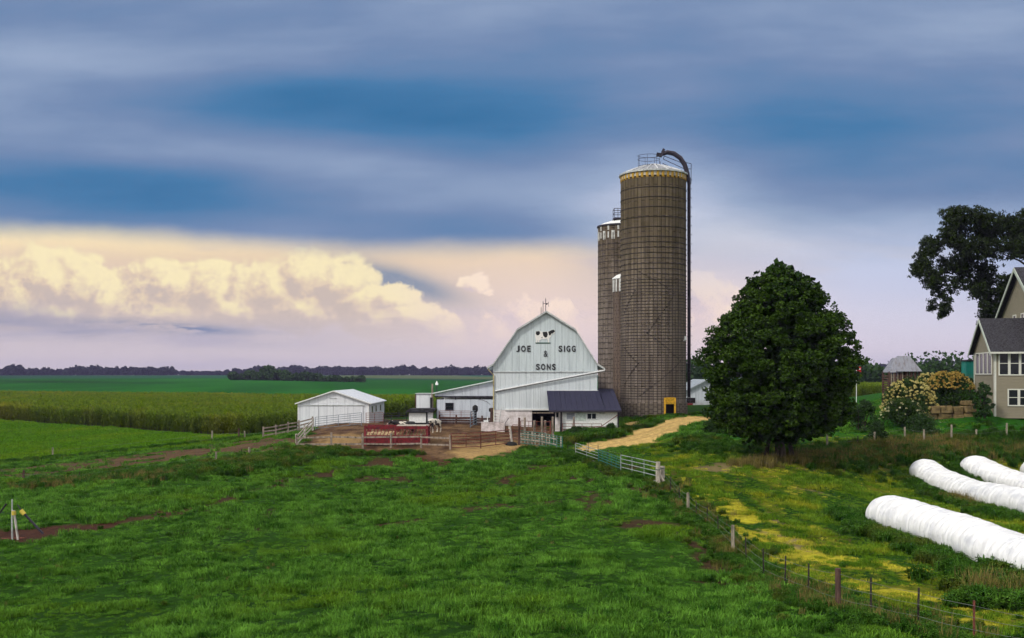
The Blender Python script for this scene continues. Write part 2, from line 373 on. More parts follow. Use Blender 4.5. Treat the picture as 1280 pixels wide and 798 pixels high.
# ------------------------------------------------------------------ mesh builder
class MB:
    def __init__(s): s.v=[]; s.f=[]
    def add(s, vs, fs):
        k=len(s.v); s.v += [tuple(v) for v in vs]; s.f += [tuple(i+k for i in f) for f in fs]; return s
    def box(s, x0,y0,z0,x1,y1,z1):
        return s.add([(x0,y0,z0),(x1,y0,z0),(x1,y1,z0),(x0,y1,z0),(x0,y0,z1),(x1,y0,z1),(x1,y1,z1),(x0,y1,z1)],
              [(0,3,2,1),(4,5,6,7),(0,1,5,4),(1,2,6,5),(2,3,7,6),(3,0,4,7)])
    def beam(s, p, q, w, h=None, up=(0,0,1)):
        p=Vector(p); q=Vector(q); h=h or w; d=(q-p).normalized(); u=Vector(up)
        if abs(d.dot(u))>.95: u=Vector((1,0,0))
        a=d.cross(u).normalized()*w/2; b=a.cross(d).normalized()*h/2
        vs=[p-a-b,p+a-b,p+a+b,p-a+b,q-a-b,q+a-b,q+a+b,q-a+b]
        return s.add(vs,[(0,1,2,3),(7,6,5,4),(0,4,5,1),(1,5,6,2),(2,6,7,3),(3,7,4,0)])
    def tube(s, pts, r, n=6, r1=None, cap=True):
        pts=[Vector(p) for p in pts]; N=len(pts); vs=[]; 
        rr = r if hasattr(r,'__len__') else [r+( (r1-r)*i/(N-1) if r1 is not None else 0) for i in range(N)]
        for i,p in enumerate(pts):
            d=(pts[min(i+1,N-1)]-pts[max(i-1,0)]).normalized()
            u=Vector((0,0,1)) if abs(d.z)<.9 else Vector((1,0,0))
            a=d.cross(u).normalized(); b=a.cross(d)
            for k in range(n):
                t=2*PI*k/n; vs.append(p+(a*math.cos(t)+b*math.sin(t))*rr[i])
        fs=[(i*n+k,i*n+(k+1)%n,(i+1)*n+(k+1)%n,(i+1)*n+k) for i in range(N-1) for k in range(n)]
        if cap: fs += [tuple(range(n))[::-1], tuple((N-1)*n+k for k in range(n))]
        return s.add(vs,fs)
    def prism(s, poly, y0, y1):      # poly in (x,z), extruded along y
        n=len(poly); vs=[(x,y0,z) for x,z in poly]+[(x,y1,z) for x,z in poly]
        fs=[tuple(range(n)), tuple(range(2*n-1,n-1,-1))]+[(i,i+n,(i+1)%n+n,(i+1)%n) for i in range(n)]
        return s.add(vs,fs)
    def prismx(s, poly, x0, x1):     # poly in (y,z), extruded along x
        n=len(poly); vs=[(x0,y,z) for y,z in poly]+[(x1,y,z) for y,z in poly]
        fs=[tuple(range(n)), tuple(range(2*n-1,n-1,-1))]+[(i,i+n,(i+1)%n+n,(i+1)%n) for i in range(n)]
        return s.add(vs,fs)
    def lathe(s, prof, n=48, cap=False):
        vs=[(r*math.cos(2*PI*k/n), r*math.sin(2*PI*k/n), z) for r,z in prof for k in range(n)]
        m=len(prof)
        fs=[(i*n+k,i*n+(k+1)%n,(i+1)*n+(k+1)%n,(i+1)*n+k) for i in range(m-1) for k in range(n)]
        if cap: fs += [tuple((m-1)*n+k for k in range(n))]
        return s.add(vs,fs)
    def build(s, name, m, parent=None, loc=(0,0,0), smooth=False, label=None, flip=True):
        me=bpy.data.meshes.new(name); me.from_pydata(s.v,[],s.f)
        import bmesh
        b=bmesh.new(); b.from_mesh(me); bmesh.ops.recalc_face_normals(b, faces=b.faces); b.to_mesh(me); b.free()
        me.materials.append(m)
        if smooth: me.polygons.foreach_set('use_smooth',[True]*len(me.polygons))
        o=bpy.data.objects.new(name,me); COL.objects.link(o); o.location=loc
        if parent: o.parent=parent
        if label: o['label']=label
        return o

def tag(o, label, cat, group=None, kind=None):
    if kind: o['kind']=kind
    if label: o['label']=label
    if cat: o['category']=cat
    if group: o['group']=group
    return o
def thing(name, label, cat, loc, rz=0, group=None):
    o=bpy.data.objects.new(name,None); COL.objects.link(o); o.location=loc; o.rotation_euler=(0,0,rz)
    o.empty_display_size=.2
    return tag(o,label,cat,group)
def copy_tree(o, parent=None):
    c=o.copy(); COL.objects.link(c); c.parent=parent
    for ch in [k for k in bpy.data.objects if k.parent==o and k.name in COL.objects]: copy_tree(ch,c)
    return c

def np_mesh(name, V, faces, k, mats, tone=None, cols=None, smooth=False):
    me=bpy.data.meshes.new(name)
    me.vertices.add(len(V)); me.vertices.foreach_set('co', np.ascontiguousarray(V,np.float32).ravel())
    nf=len(faces); me.loops.add(nf*k); me.loops.foreach_set('vertex_index', np.ascontiguousarray(faces,np.int32).ravel())
    me.polygons.add(nf); me.polygons.foreach_set('loop_start', np.arange(0,nf*k,k,dtype=np.int32))
    if smooth: me.polygons.foreach_set('use_smooth', np.ones(nf,bool))
    me.update(calc_edges=True)
    for m in mats: me.materials.append(m)
    if tone is not None:
        a=me.attributes.new('tone','FLOAT','FACE'); a.data.foreach_set('value', np.ascontiguousarray(tone,np.float32))
    if cols is not None:
        for nm,c in cols.items():
            a=me.attributes.new(nm,'FLOAT_COLOR','POINT'); c4=np.ones((len(V),4),np.float32); c4[:,:c.shape[1]]=c; a.data.foreach_set('color', c4.ravel())
    return me
def link(name, me, parent=None, loc=(0,0,0)):
    o=bpy.data.objects.new(name,me); COL.objects.link(o); o.location=loc
    if parent: o.parent=parent
    return o

def leaves(name, C, size, m, parent=None, loc=(0,0,0), tone=None, aspect=.6, up=.0, lay=.0, droop=0):
    """one mesh of pointed leaf faces at centres C"""
    n=len(C); size=np.broadcast_to(size,(n,))
    nrm=rng.normal(size=(n,3)); nrm[:,2]+=lay; nrm/=np.linalg.norm(nrm,axis=1,keepdims=True)
    t=rng.normal(size=(n,3)); t[:,2]+=up-droop; t-=nrm*(t*nrm).sum(1,keepdims=True); t/=np.linalg.norm(t,axis=1,keepdims=True)+1e-9
    b=np.cross(nrm,t)
    s=size[:,None]
    p0=C-t*s*.5; p1=C+b*s*.5*aspect-t*s*.05; p2=C+t*s*.5+nrm*s*.08; p3=C-b*s*.5*aspect-t*s*.05
    V=np.stack([p0,p1,p2,p3],1).reshape(-1,3); Fc=np.arange(4*n).reshape(n,4)
    if tone is None: tone=rng.random(n)
    return link(name, np_mesh(name,V,Fc,4,[m],tone=tone), parent, loc)

# ------------------------------------------------------------------ ground sheet
def build_ground():
    fa=np.radians(np.linspace(-33,33,900))
    side=np.radians(np.concatenate([np.linspace(34,60,22),np.linspace(63,297,60),np.linspace(300,326,22)]))
    ang=np.concatenate([fa,side]); nA=len(ang)
    inv=1/np.linspace(1/150,1/24,430)[::-1]; inv=np.sort(inv)
    r=np.concatenate([np.geomspace(.8,22.5,26),inv,np.geomspace(152,800,110),np.geomspace(830,2700,26)]); nR=len(r)
    R,A=np.meshgrid(r,ang,indexing='ij'); X=R*np.sin(A); Y=R*np.cos(A)
    An=np.where(A>PI,A-2*PI,A)
    Z=gz(R*np.sin(np.clip(An,-.62,.62)),R*np.cos(np.clip(An,-.62,.62)))
    m=cover(X,Y)
    rough=1-np.maximum(m['drive'],m['lawn']*.7)
    near=sstep(400,120,R)
    Z=Z+near*rough*((fbm(X*.7,Y*.7,3)-.5)*.16+(fbm(X*3,Y*3,2)-.5)*.05)
    Z=Z-.06*m['drive']-.08*m['wallow']-.05*m['brown']
    Z=Z+m['corn']*0
    # colours (base colour of what grows or lies there)
    c=lambda *q: np.array(q)
    n1=fbm(X*.12,Y*.09,4); n2=fbm(X*.9,Y*.7,4); n3=fbm(X*.035+5,Y*.03,3)
    g=c(.009,.034,.003)*(1-n1[...,None])+c(.026,.080,.005)*n1[...,None]
    g=g*(.65+.7*n2[...,None])
    def over(base,mask,col): 
        mk=np.clip(mask,0,1)[...,None]; return base*(1-mk)+col*mk
    vv=(.75+.5*n2)[...,None]
    g=over(g,m['field'],c(.10,.20,.012)*vv)
    g=over(g,m['lawn'],c(.020,.092,.008)*(.8+.4*n1[...,None]))
    g=over(g,sstep(180,260,R)*1.0,c(.006,.080,.004)*(.85+.3*n3[...,None]))
    # far country
    patch=vnoise(X*.004+3,Y*.0022)
    g=over(g,sstep(720,780,R),c(.012,.070,.03)*(.6+.9*patch[...,None]))
    tan=sstep(.62,.66,vnoise(X*.006+31,Y*.002+2))*sstep(800,900,R)
    g=over(g,tan*.8,c(.10,.13,.05))
    soy=sstep(200,280,R)*sstep(760,700,R); ln=np.abs(((Y+.35*X+60*(vnoise(X*.006,Y*.006)-.5))%190)/190-.5); g=over(g,soy*sstep(.16,.08,ln)*.75*sstep(.4,.6,vnoise(X*.01+7,Y*.004)),c(.004,.035,.004)); g=over(g,soy*.5*sstep(.45,.7,fbm(X*.02,Y*.006,4)),c(.020,.15,.008))
    g=over(g,m['corn'],c(.035,.035,.012)*vv)
    g=over(g,m['yellow']*.8,c(.46,.40,.03)*vv)
    g=over(g,m['rut']*.75,c(.22,.17,.08)*vv)
    g=over(g,m['berm']*.6,c(.07,.07,.025)*vv)
    g=over(g,m['brown']*.9,c(.060,.032,.020)*vv)
    g=over(g,m['mud']*.85,c(.085,.036,.022)*vv)
    g=over(g,m['bare']*.8,c(.24,.18,.09)*vv)
    n4=fbm(X*.35,Y*1.4,3)
    g=over(g,m['track']*.92,(c(.075,.034,.024)*(1-n4[...,None])+c(.13,.08,.045)*n4[...,None])*vv)
    g=over(g,m['wallow'],c(.062,.028,.020)*vv)
    yd=c(.075,.040,.024)*(1-sstep(.35,.65,n2))[...,None]+c(.145,.088,.048)*sstep(.35,.65,n2)[...,None]
    g=over(g,m['yard'],yd*vv)
    g=over(g,m['straw'],c(.36,.235,.10)*vv)
    peb=fbm(X*5,Y*5,2)[...,None]; g=over(g,m['drive'],c(.54,.37,.14)*(.62+.45*n2[...,None]+.35*peb))
    CL=[tuple(at(a,b)[:2]) for a,b in ((735,558),(770,551),(815,541),(850,528),(880,521.5))]; dl=polydist(X,Y,CL,False)
    g=over(g,m['drive']*sstep(.35,.15,np.abs(dl-.85))*.45,c(.33,.21,.09)); g=over(g,m['drive']*sstep(.3,.0,dl)*sstep(.45,.6,n2)*.5,c(.10,.12,.03))
    V=np.stack([X,Y,Z],-1).reshape(-1,3)
    V=np.vstack([V,[[0,0,3.75]]])
    colr=np.vstack([g.reshape(-1,3),[[.02,.08,.01]]])
    i,j=np.meshgrid(np.arange(nR-1),np.arange(nA),indexing='ij'); j2=(j+1)%nA
    Fq=np.stack([i*nA+j,i*nA+j2,(i+1)*nA+j2,(i+1)*nA+j],-1).reshape(-1,4)
    def fmask(a): return a[:-1,:].ravel()>.5
    dr=fmask(m['drive']); yd_=fmask(m['yard'])&~dr; tr=fmask(m['track'])&~dr&~yd_
    mt,nt,b=new_mat('ground_cover')
    a=nt.nodes.new('ShaderNodeAttribute'); a.attribute_name='Cover'
    tc=nt.nodes.new('ShaderNodeTexCoord')
    n=nt.nodes.new('ShaderNodeTexNoise'); n.inputs['Scale'].default_value=2.6; n.inputs['Detail'].default_value=8; n.inputs['Roughness'].default_value=.75
    L(nt,tc.outputs['Object'],n.inputs['Vector'])
    rp=nt.nodes.new('ShaderNodeValToRGB'); rp.color_ramp.elements[0].position=.3; rp.color_ramp.elements[0].color=(.55,.55,.55,1)
    rp.color_ramp.elements[1].position=.72; rp.color_ramp.elements[1].color=(1.35,1.35,1.3,1); L(nt,n.outputs['Fac'],rp.inputs[0])
    mx=nt.nodes.new('ShaderNodeMix'); mx.data_type='RGBA'; mx.blend_type='MULTIPLY'; mx.inputs[0].default_value=1
    L(nt,a.outputs['Color'],mx.inputs[6]); L(nt,rp.outputs[0],mx.inputs[7]); L(nt,mx.outputs[2],b.inputs['Base Color'])
    b.inputs['Roughness'].default_value=.95; b.inputs['Specular IOR Level'].default_value=.05
    bp=nt.nodes.new('ShaderNodeBump'); bp.inputs['Strength'].default_value=.8; bp.inputs['Distance'].default_value=.12
    L(nt,n.outputs['Fac'],bp.inputs['Height']); L(nt,bp.outputs[0],b.inputs['Normal'])
    def sub(name,sel,extra=None):
        fs=Fq[sel]; 
        if extra is None:
            u,invx=np.unique(fs.ravel(),return_inverse=True)
            me=np_mesh(name,V[u],invx.reshape(-1,4),4,[mt],cols={'Cover':colr[u]},smooth=True)
        else:
            me=np_mesh(name,V,fs,4,[mt],cols={'Cover':colr},smooth=True)
        o=link(name,me); o['kind']='structure'; return o
    # small fan closes the sheet under the camera: degenerate quads as (centre, a, b, b') are avoided by a plain disc
    sub('ground',~(dr|yd_|tr))
    sub('driveway',dr); sub('barnyard',yd_); sub('farm_track',tr)
build_ground()

# ------------------------------------------------------------------ scattered vegetation (stuff)
def blade_mesh(name, n, rad, h, w, mats, lean=.5, leafy=False, tone=(0,1)):
    V=[];Fc=[];T=[]
    for i in range(n):
        a=rng.random()*2*PI; rr=rad*math.sqrt(rng.random()); x,y=rr*math.cos(a),rr*math.sin(a)
        b=rng.random()*2*PI; hh=h*(.55+.6*rng.random()); l=lean*hh*rng.random(); dx,dy=math.cos(b),math.sin(b)
        sx,sy=-dy*w/2*(.6+.8*rng.random()),dx*w/2
        k=len(V); V+=[(x-sx,y-sy,-.03),(x+sx,y+sy,-.03),(x+sx*.8+dx*l*.35,y+sy*.8+dy*l*.35,hh*.6),(x-sx*.8+dx*l*.35,y-sy*.8+dy*l*.35,hh*.6),
                       (x+sx*.15+dx*l,y+sy*.15+dy*l,hh),(x-sx*.15+dx*l,y-sy*.15+dy*l,hh)]
        Fc+=[(k,k+1,k+2,k+3),(k+3,k+2,k+4,k+5)]; t=tone[0]+(tone[1]-tone[0])*rng.random(); T+=[t,t]
        if leafy:
            for q in range(4):
                zz=hh*(.25+.18*q); c=rng.random()*2*PI; ll=w*3.2; cx,cy=math.cos(c),math.sin(c); px_,py_=x+dx*l*zz/hh*.6,y+dy*l*zz/hh*.6
                k=len(V); V+=[(px_,py_,zz),(px_+cx*ll*.5-cy*w*.7,py_+cy*ll*.5+cx*w*.7,zz+ll*.2),(px_+cx*ll,py_+cy*ll,zz+ll*.05),(px_+cx*ll*.5+cy*w*.7,py_+cy*ll*.5-cx*w*.7,zz+ll*.2)]
                Fc.append((k,k+1,k+2,k+3)); T.append(t)
    return np_mesh(name,np.array(V),np.array(Fc),4,mats,tone=T)

def scatter(name, label, cat, P, scl, variants):
    """points mesh + geometry nodes: one uncountable mass"""
    n=len(P); me=bpy.data.meshes.new(name); me.vertices.add(n); me.vertices.foreach_set('co',np.ascontiguousarray(P,np.float32).ravel())
    a=me.attributes.new('scl','FLOAT','POINT'); a.data.foreach_set('value',np.ascontiguousarray(scl,np.float32))
    a=me.attributes.new('rz','FLOAT_VECTOR','POINT'); rz=np.zeros((n,3),np.float32); rz[:,2]=rng.random(n)*2*PI; rz[:,:2]=rng.normal(size=(n,2))*.08; a.data.foreach_set('vector',rz.ravel())
    a=me.attributes.new('pick','INT','POINT'); a.data.foreach_set('value',rng.integers(0,len(variants),n).astype(np.int32))
    o=link(name,me); tag(o,label,cat,kind='stuff')
    ng=bpy.data.node_groups.new(name+'_nodes','GeometryNodeTree')
    ng.interface.new_socket('Geometry',in_out='INPUT',socket_type='NodeSocketGeometry'); ng.interface.new_socket('Geometry',in_out='OUTPUT',socket_type='NodeSocketGeometry')
    gi=ng.nodes.new('NodeGroupInput'); go=ng.nodes.new('NodeGroupOutput'); ip=ng.nodes.new('GeometryNodeInstanceOnPoints')
    jn=ng.nodes.new('GeometryNodeJoinGeometry')
    for v in variants:
        ob=bpy.data.objects.new(v.name,v)      # source of the scatter, not in the scene
        oi=ng.nodes.new('GeometryNodeObjectInfo'); oi.inputs['Object'].default_value=ob; oi.inputs['As Instance'].default_value=True
        ng.links.new(oi.outputs['Geometry'],jn.inputs[0])
    ng.links.new(gi.outputs[0],ip.inputs['Points']); ng.links.new(jn.outputs[0],ip.inputs['Instance']); ip.inputs['Pick Instance'].default_value=True
    def nat(nm,t):
        q=ng.nodes.new('GeometryNodeInputNamedAttribute'); q.data_type=t; q.inputs[0].default_value=nm; return q.outputs['Attribute']
    ng.links.new(nat('scl','FLOAT'),ip.inputs['Scale']); ng.links.new(nat('pick','INT'),ip.inputs['Instance Index'])
    try: ng.links.new(nat('rz','FLOAT_VECTOR'),ip.inputs['Rotation'])
    except Exception as e: print('rot',e)
    ng.links.new(ip.outputs[0],go.inputs[0])
    md=o.modifiers.new('scatter','NODES'); md.node_group=ng
    return o

def grass_mat(name, dark, light, yell, ntr=.25, scale=.10):
    """grass hue drifts over the ground by world position"""
    m,nt,b=new_mat(name); N=nt.nodes.new
    a=N('ShaderNodeAttribute'); a.attribute_name='tone'
    ge=N('ShaderNodeNewGeometry')
    n=N('ShaderNodeTexNoise'); n.inputs['Scale'].default_value=scale; n.inputs['Detail'].default_value=6; n.inputs['Roughness'].default_value=.6; L(nt,ge.outputs['Position'],n.inputs['Vector'])
    n2=N('ShaderNodeTexNoise'); n2.inputs['Scale'].default_value=.9; n2.inputs['Detail'].default_value=5; n2.inputs['Roughness'].default_value=.7; L(nt,ge.outputs['Position'],n2.inputs['Vector'])
    r=N('ShaderNodeValToRGB'); r.color_ramp.elements[0].color=(*dark,1); r.color_ramp.elements[1].color=(*light,1); r.color_ramp.elements[0].position=.36; r.color_ramp.elements[1].position=.66
    L(nt,n2.outputs['Fac'],r.inputs[0])
    r2=N('ShaderNodeValToRGB'); r2.color_ramp.elements[0].position=.52; r2.color_ramp.elements[0].color=(0,0,0,1); r2.color_ramp.elements[1].position=.70; r2.color_ramp.elements[1].color=(1,1,1,1); L(nt,n.outputs['Fac'],r2.inputs[0])
    mx=N('ShaderNodeMix'); mx.data_type='RGBA'; L(nt,r2.outputs[0],mx.inputs[0]); L(nt,r.outputs[0],mx.inputs[6]); mx.inputs[7].default_value=(*yell,1)
    tr_=N('ShaderNodeMapRange'); tr_.inputs['To Min'].default_value=.6; tr_.inputs['To Max'].default_value=1.5; L(nt,a.outputs['Fac'],tr_.inputs['Value'])
    m2=N('ShaderNodeVectorMath'); m2.operation='SCALE'; L(nt,mx.outputs[2],m2.inputs[0]); L(nt,tr_.outputs[0],m2.inputs['Scale'])
    L(nt,m2.outputs[0],b.inputs['Base Color']); b.inputs['Roughness'].default_value=.7; b.inputs['Specular IOR Level'].default_value=.06
    t=N('ShaderNodeBsdfTranslucent'); L(nt,m2.outputs[0],t.inputs['Color']); ms=N('ShaderNodeMixShader'); ms.inputs[0].default_value=ntr
    L(nt,b.outputs[0],ms.inputs[1]); L(nt,t.outputs[0],ms.inputs[2]); L(nt,ms.outputs[0],nt.nodes['Material Output'].inputs['Surface'])
    return m
G1=grass_mat('grass_blades',(.012,.062,.004),(.150,.335,.038),(.115,.215,.010))
G2=grass_mat('pale_grass_blades',(.065,.170,.006),(.125,.270,.012),(.16,.26,.010))
G6=grass_mat('meadow_blades',(.040,.110,.004),(.18,.30,.02),(.34,.34,.02),scale=.35)
G3=grass_mat('weed_leaves',(.024,.090,.008),(.085,.185,.022),(.13,.14,.02),scale=.3)
G4=grass_mat('dry_stems',(.13,.115,.035),(.24,.19,.06),(.09,.075,.02),scale=.4)
G5=grass_mat('yellow_straw_blades',(.34,.34,.03),(.62,.56,.06),(.28,.34,.03),scale=.4)
CORNM=grass_mat('corn_leaves',(.060,.110,.008),(.150,.205,.014),(.19,.185,.02),scale=.05)

def wedge(n, y0, y1, m=.55):
    """random points over the viewed wedge of ground"""
    y=np.sqrt(rng.random(n)*(y1*y1-y0*y0)+y0*y0); x=(rng.random(n)*2-1)*y*m
    return x,y
FOOT=[]   # footprints kept free of plants (x0,y0,x1,y1)
FOOT+= [(-2.2,109,9.3,136),(3.4,102,11.3,114),(-9,111,-2,124),(-20.7,117,-15.8,133),(12.8,119,21.4,129),(44,97,70,120)]
def free(x,y):
    k=np.ones(x.shape,bool)
    for a,b,c,d in FOOT: k&=~((x>a)&(x<c)&(y>b)&(y<d))
    return k
def put(name,label,cat,x,y,s,variants):
    P=np.stack([x,y,gz(x,y)],-1); return scatter(name,label,cat,P,s,variants)

def vegetation():
    gv=[blade_mesh('grass_tuft',70,.34,.145,.020,[G1],lean=1.35) for _ in range(4)]+[blade_mesh('clover_tuft',60,.3,.12,.045,[G1],lean=.9) for _ in range(1)]
    x,y=wedge(72000,24,118); 
    keepd=rng.random(len(x))<np.clip(60/y,.45,1)*1.0
    x,y=x[keepd],y[keepd]; m=cover(x,y)
    block=np.clip(m['drive']*1.2+m['yard']*1.2+m['wallow']*1.2+m['track']*.95+m['brown']*.93+m['mud']*.8+m['bare']*.9+m['rut']*.7+m['yellow']*.8+m['lawn']*.7+m['field'],0,1)
    k=(rng.random(len(x))>block)&free(x,y); x,y=x[k],y[k]
    big=fbm(x*.55,y*.55,4); bg2=fbm(x*.14+4,y*.14,3)
    s=(.38+1.05*sstep(.38,.68,big))*(.8+.5*bg2)*(.8+.5*rng.random(len(x)))*np.where(y>60,1.15,1.)
    fx=np.interp(y,[p[1] for p in FENCE_STRIP][::-1]+[200],[p[0] for p in FENCE_STRIP][::-1]+[9]); rt=(x>fx+.4)&(y<92)
    put('pasture_grass','short green pasture grass over the near slope and the yard edges','grass',x[~rt],y[~rt],s[~rt],gv)
    gm=[blade_mesh('meadow_tuft',60,.34,.14,.020,[G6],lean=1.1) for _ in range(4)]
    put('meadow_grass','yellower thin grass right of the wire fence around the plastic bags','grass',x[rt],y[rt],s[rt]*.85,gm)
    # yellow dry grass along the tracks right of the fence
    x,y=wedge(42000,25,95); m=cover(x,y); k=(rng.random(len(x))<m['yellow']*.6)&free(x,y); x,y=x[k],y[k]
    put('dry_yellow_grass','straw yellow grass in strips right of the wire fence','grass',x,y,.5+.4*rng.random(len(x)),[blade_mesh('straw_tuft',50,.3,.11,.022,[G5],lean=.9) for _ in range(2)])
    # pale left field
    x=rng.uniform(-125,-25,26000); y=rng.uniform(98,185,26000); m=cover(x,y); k=(m['field']>.5)&(m['corn']<.2)&(np.abs(x)<y*.56); x,y=x[k],y[k]
    put('hay_field_grass','even light green grass in the field between the corn and the dirt track','grass',x,y,1.1+.7*rng.random(len(x)),[blade_mesh('field_tuft',50,.5,.16,.05,[G2],lean=.8) for _ in range(3)])
    # taller weeds
    def near(P,w,n,y0,y1):
        t=rng.integers(0,len(P)-1,n); f=rng.random(n); P=np.array(P)
        q=P[t]*(1-f[:,None])+P[t+1]*f[:,None]; return q[:,0]+rng.normal(size=n)*w, q[:,1]+rng.normal(size=n)*w*1.2
    wv=[blade_mesh('weed_tuft',46,.30,.42,.045,[G3],lean=.6,leafy=True) for _ in range(3)]
    X=[];Y=[];S=[]
    def addn(P,w,n,s): 
        a,b=near(P,w,n,0,0); X.append(a);Y.append(b);S.append(np.full(n,s)*(.6+.8*rng.random(n)))
    addn(FENCE_STRIP,.75,1300,.58)
    addn(A_((640,562),(702,566),(720,572),(776,592),(823,604)),.6,420,.7)
    addn(A_((1000,580),(1080,570),(1200,562),(1320,560)),1.2,1000,1.0)
    addn(A_((980,573),(1100,558),(1200,553),(1320,548)),.9,500,.9)
    addn(A_((20,608),(110,600),(200,590),(280,583),(370,570),(400,566)),1.6,1100,.85)
    addn(A_((225,596),(290,588),(350,580)),1.5,300,1.1)
    addn(A_((375,567),(453,568),(560,566)),.5,240,.7)
    addn(A_((0,580),(130,568),(240,556),(320,546)),.6,420,.8)
    addn([(19.6,61.5),(19.7,53),(19.9,42)],.45,520,.95); addn([(19.4,61),(22,62)],.5,120,1.)
    addn([(30.2,80),(30.1,70),(28.5,60)],.5,420,.9); addn([(36.3,86),(35.8,75)],.5,160,.9)
    addn(A_((1240,760),(1285,735)),.9,160,1.2) ; addn(A_((1260,725),(1300,730)),.6,120,1.5)
    addn(A_((700,556),(735,547),(770,541)),.5,380,1.2); addn(A_((722,548),(760,543)),.9,420,1.3)
    addn([(13.,119.4),(17,119),(21,119.6)],.5,160,.7); addn(A_((775,540),(820,528)),.6,160,.8)
    addn(A_((880,562),(900,556),(940,562)),1.6,420,.8)
    a,b=wedge(420,28,80,.5); q=fbm(a*.2+3,b*.2,3)>.5; X.append(a[q]);Y.append(b[q]);S.append(rng.uniform(.25,.55,q.sum()))
    x=np.concatenate(X);y=np.concatenate(Y);s=np.concatenate(S); m=cover(x,y); k=free(x,y)&(m['drive']<.5)&(m['yard']<.5); 
    put('tall_weeds','dark green leafy weeds along the fences, banks and plastic bags','weeds',x[k],y[k],s[k],wv)
    X=[];Y=[];S=[]
    addn(A_((990,579),(1080,571),(1200,563),(1320,561)),.8,420,1.0)
    addn(A_((930,582),(975,580),(1040,576)),.7,160,1.0); addn(A_((150,600),(260,590),(350,574)),1.4,260,.75); addn(A_((20,610),(110,604)),1.2,110,.75)
    addn(A_((1235,748),(1270,742)),.6,70,1.1); addn([(30.1,72),(30,66)],.4,50,1.); addn(FENCE_STRIP,.8,150,.7)
    addn(A_((1090,560),(1160,558),(1200,556)),.7,200,1.)
    a,b=wedge(600,28,85,.5); q=fbm(a*.3+13,b*.3,3)>.52; X.append(a[q]);Y.append(b[q]);S.append(rng.uniform(.18,.36,q.sum()))
    put('dry_weeds','brown dry seed stems among the green weeds on the banks','weeds',np.concatenate(X),np.concatenate(Y),np.concatenate(S),[blade_mesh('dry_tuft',34,.28,.6,.022,[G4],lean=.5) for _ in range(3)])
    # corn
    cv=[]
    for q in range(4):
        V=[];Fc=[];T=[]
        for p in range(5):
            x0,y0=rng.uniform(-.6,.6,2); h=rng.uniform(2.0,2.6)
            def quad(a,b,c,d,t): kk=len(V); V.extend([a,b,c,d]); Fc.append((kk,kk+1,kk+2,kk+3)); T.append(t)
            for a in (0,PI/2):
                cx,cy=.03*math.cos(a),.03*math.sin(a); quad((x0-cx,y0-cy,0),(x0+cx,y0+cy,0),(x0+cx,y0+cy,h),(x0-cx,y0-cy,h),.3)
            for l in range(12):
                z=.25+ (h-.35)*l/11; a=rng.random()*2*PI; ln=rng.uniform(.45,.75); cx,cy=math.cos(a),math.sin(a); w=.05; t=.15+.75*(l/11)*rng.random()
                quad((x0,y0,z),(x0+cx*ln*.5-cy*w,y0+cy*ln*.5+cx*w,z+.28),(x0+cx*ln,y0+cy*ln,z+.02),(x0+cx*ln*.5+cy*w,y0+cy*ln*.5-cx*w,z+.22),t)
            for l in range(5):
                a=rng.random()*2*PI; cx,cy=math.cos(a)*.14,math.sin(a)*.14; quad((x0-.015,y0,h-.1),(x0+.015,y0,h-.1),(x0+cx+.02,y0+cy,h+.3),(x0+cx-.02,y0+cy,h+.3),1.6)
        cv.append(np_mesh('corn_clump',np.array(V),np.array(Fc),4,[CORNM],tone=T))
    def fillpoly(P,step):
        P=np.array(P); x0,y0=P.min(0); x1,y1=P.max(0); gx,gy=np.meshgrid(np.arange(x0,x1,step),np.arange(y0,y1,step)); gx=gx.ravel()+rng.uniform(-.25,.25,gx.size); gy=gy.ravel()+rng.uniform(-.25,.25,gy.size)
        k=inpoly(gx,gy,P)&(np.abs(gx)<gy*.56); return gx[k],gy[k]
    x,y=fillpoly(CORN,1.0); put('corn_field','tall yellowing corn in a broad field beyond the grass on the left','corn',x,y,(.92+.16*rng.random(len(x)))*(.94+.12*fbm(x*.05,y*.05,3)),cv)
    x,y=fillpoly(CORN2,1.2); put('corn_patch','distant strip of green corn right of the big round tree','corn',x,y,.85+.1*rng.random(len(x)),cv)
vegetation()

# ------------------------------------------------------------------ trees
def crown_clumps(prof, n, squash=1., inner=.25):
    """prof: list of (z, rx) half-widths; returns clump centres near the outline surface"""
    zs=np.array([p[0] for p in prof]); rs=np.array([p[1] for p in prof])
    out=[]
    while len(out)<n:
        z=rng.uniform(zs[0],zs[-1]); r=np.interp(z,zs,rs)
        if rng.random()>(r+.6)/(rs.max()+.6): continue
        a=rng.random()*2*PI; q=1-inner*rng.random()**1.5 if rng.random()<.8 else rng.random()**.5
        out.append((r*q*math.cos(a),r*q*squash*math.sin(a),z))
    return np.array(out)
def foliage(clumps, rad, per, flat=.8):
    n=len(clumps); rad=np.broadcast_to(rad,(n,))
    d=rng.normal(size=(n*per,3)); d/=np.linalg.norm(d,axis=1,keepdims=True); d*= (rng.random((n*per,1))**.45); d[:,2]*=flat
    c=np.repeat(clumps,per,0); C=c+d*np.repeat(rad,per)[:,None]
    tone=np.repeat(rng.random(n),per)*.55+rng.random(n*per)*.45
    return C,tone
MAPLE=leaf_mat('maple_leaves',(.008,.026,.004),(.062,.115,.014),.14)
COTTON=leaf_mat('cottonwood_leaves',(.010,.018,.006),(.036,.056,.014),.15)
HEDGE=leaf_mat('hedge_leaves',(.020,.045,.012),(.050,.100,.030),.2)
FARWOOD=leaf_mat('far_wood_leaves',(.012,.018,.020),(.030,.040,.036),.1)
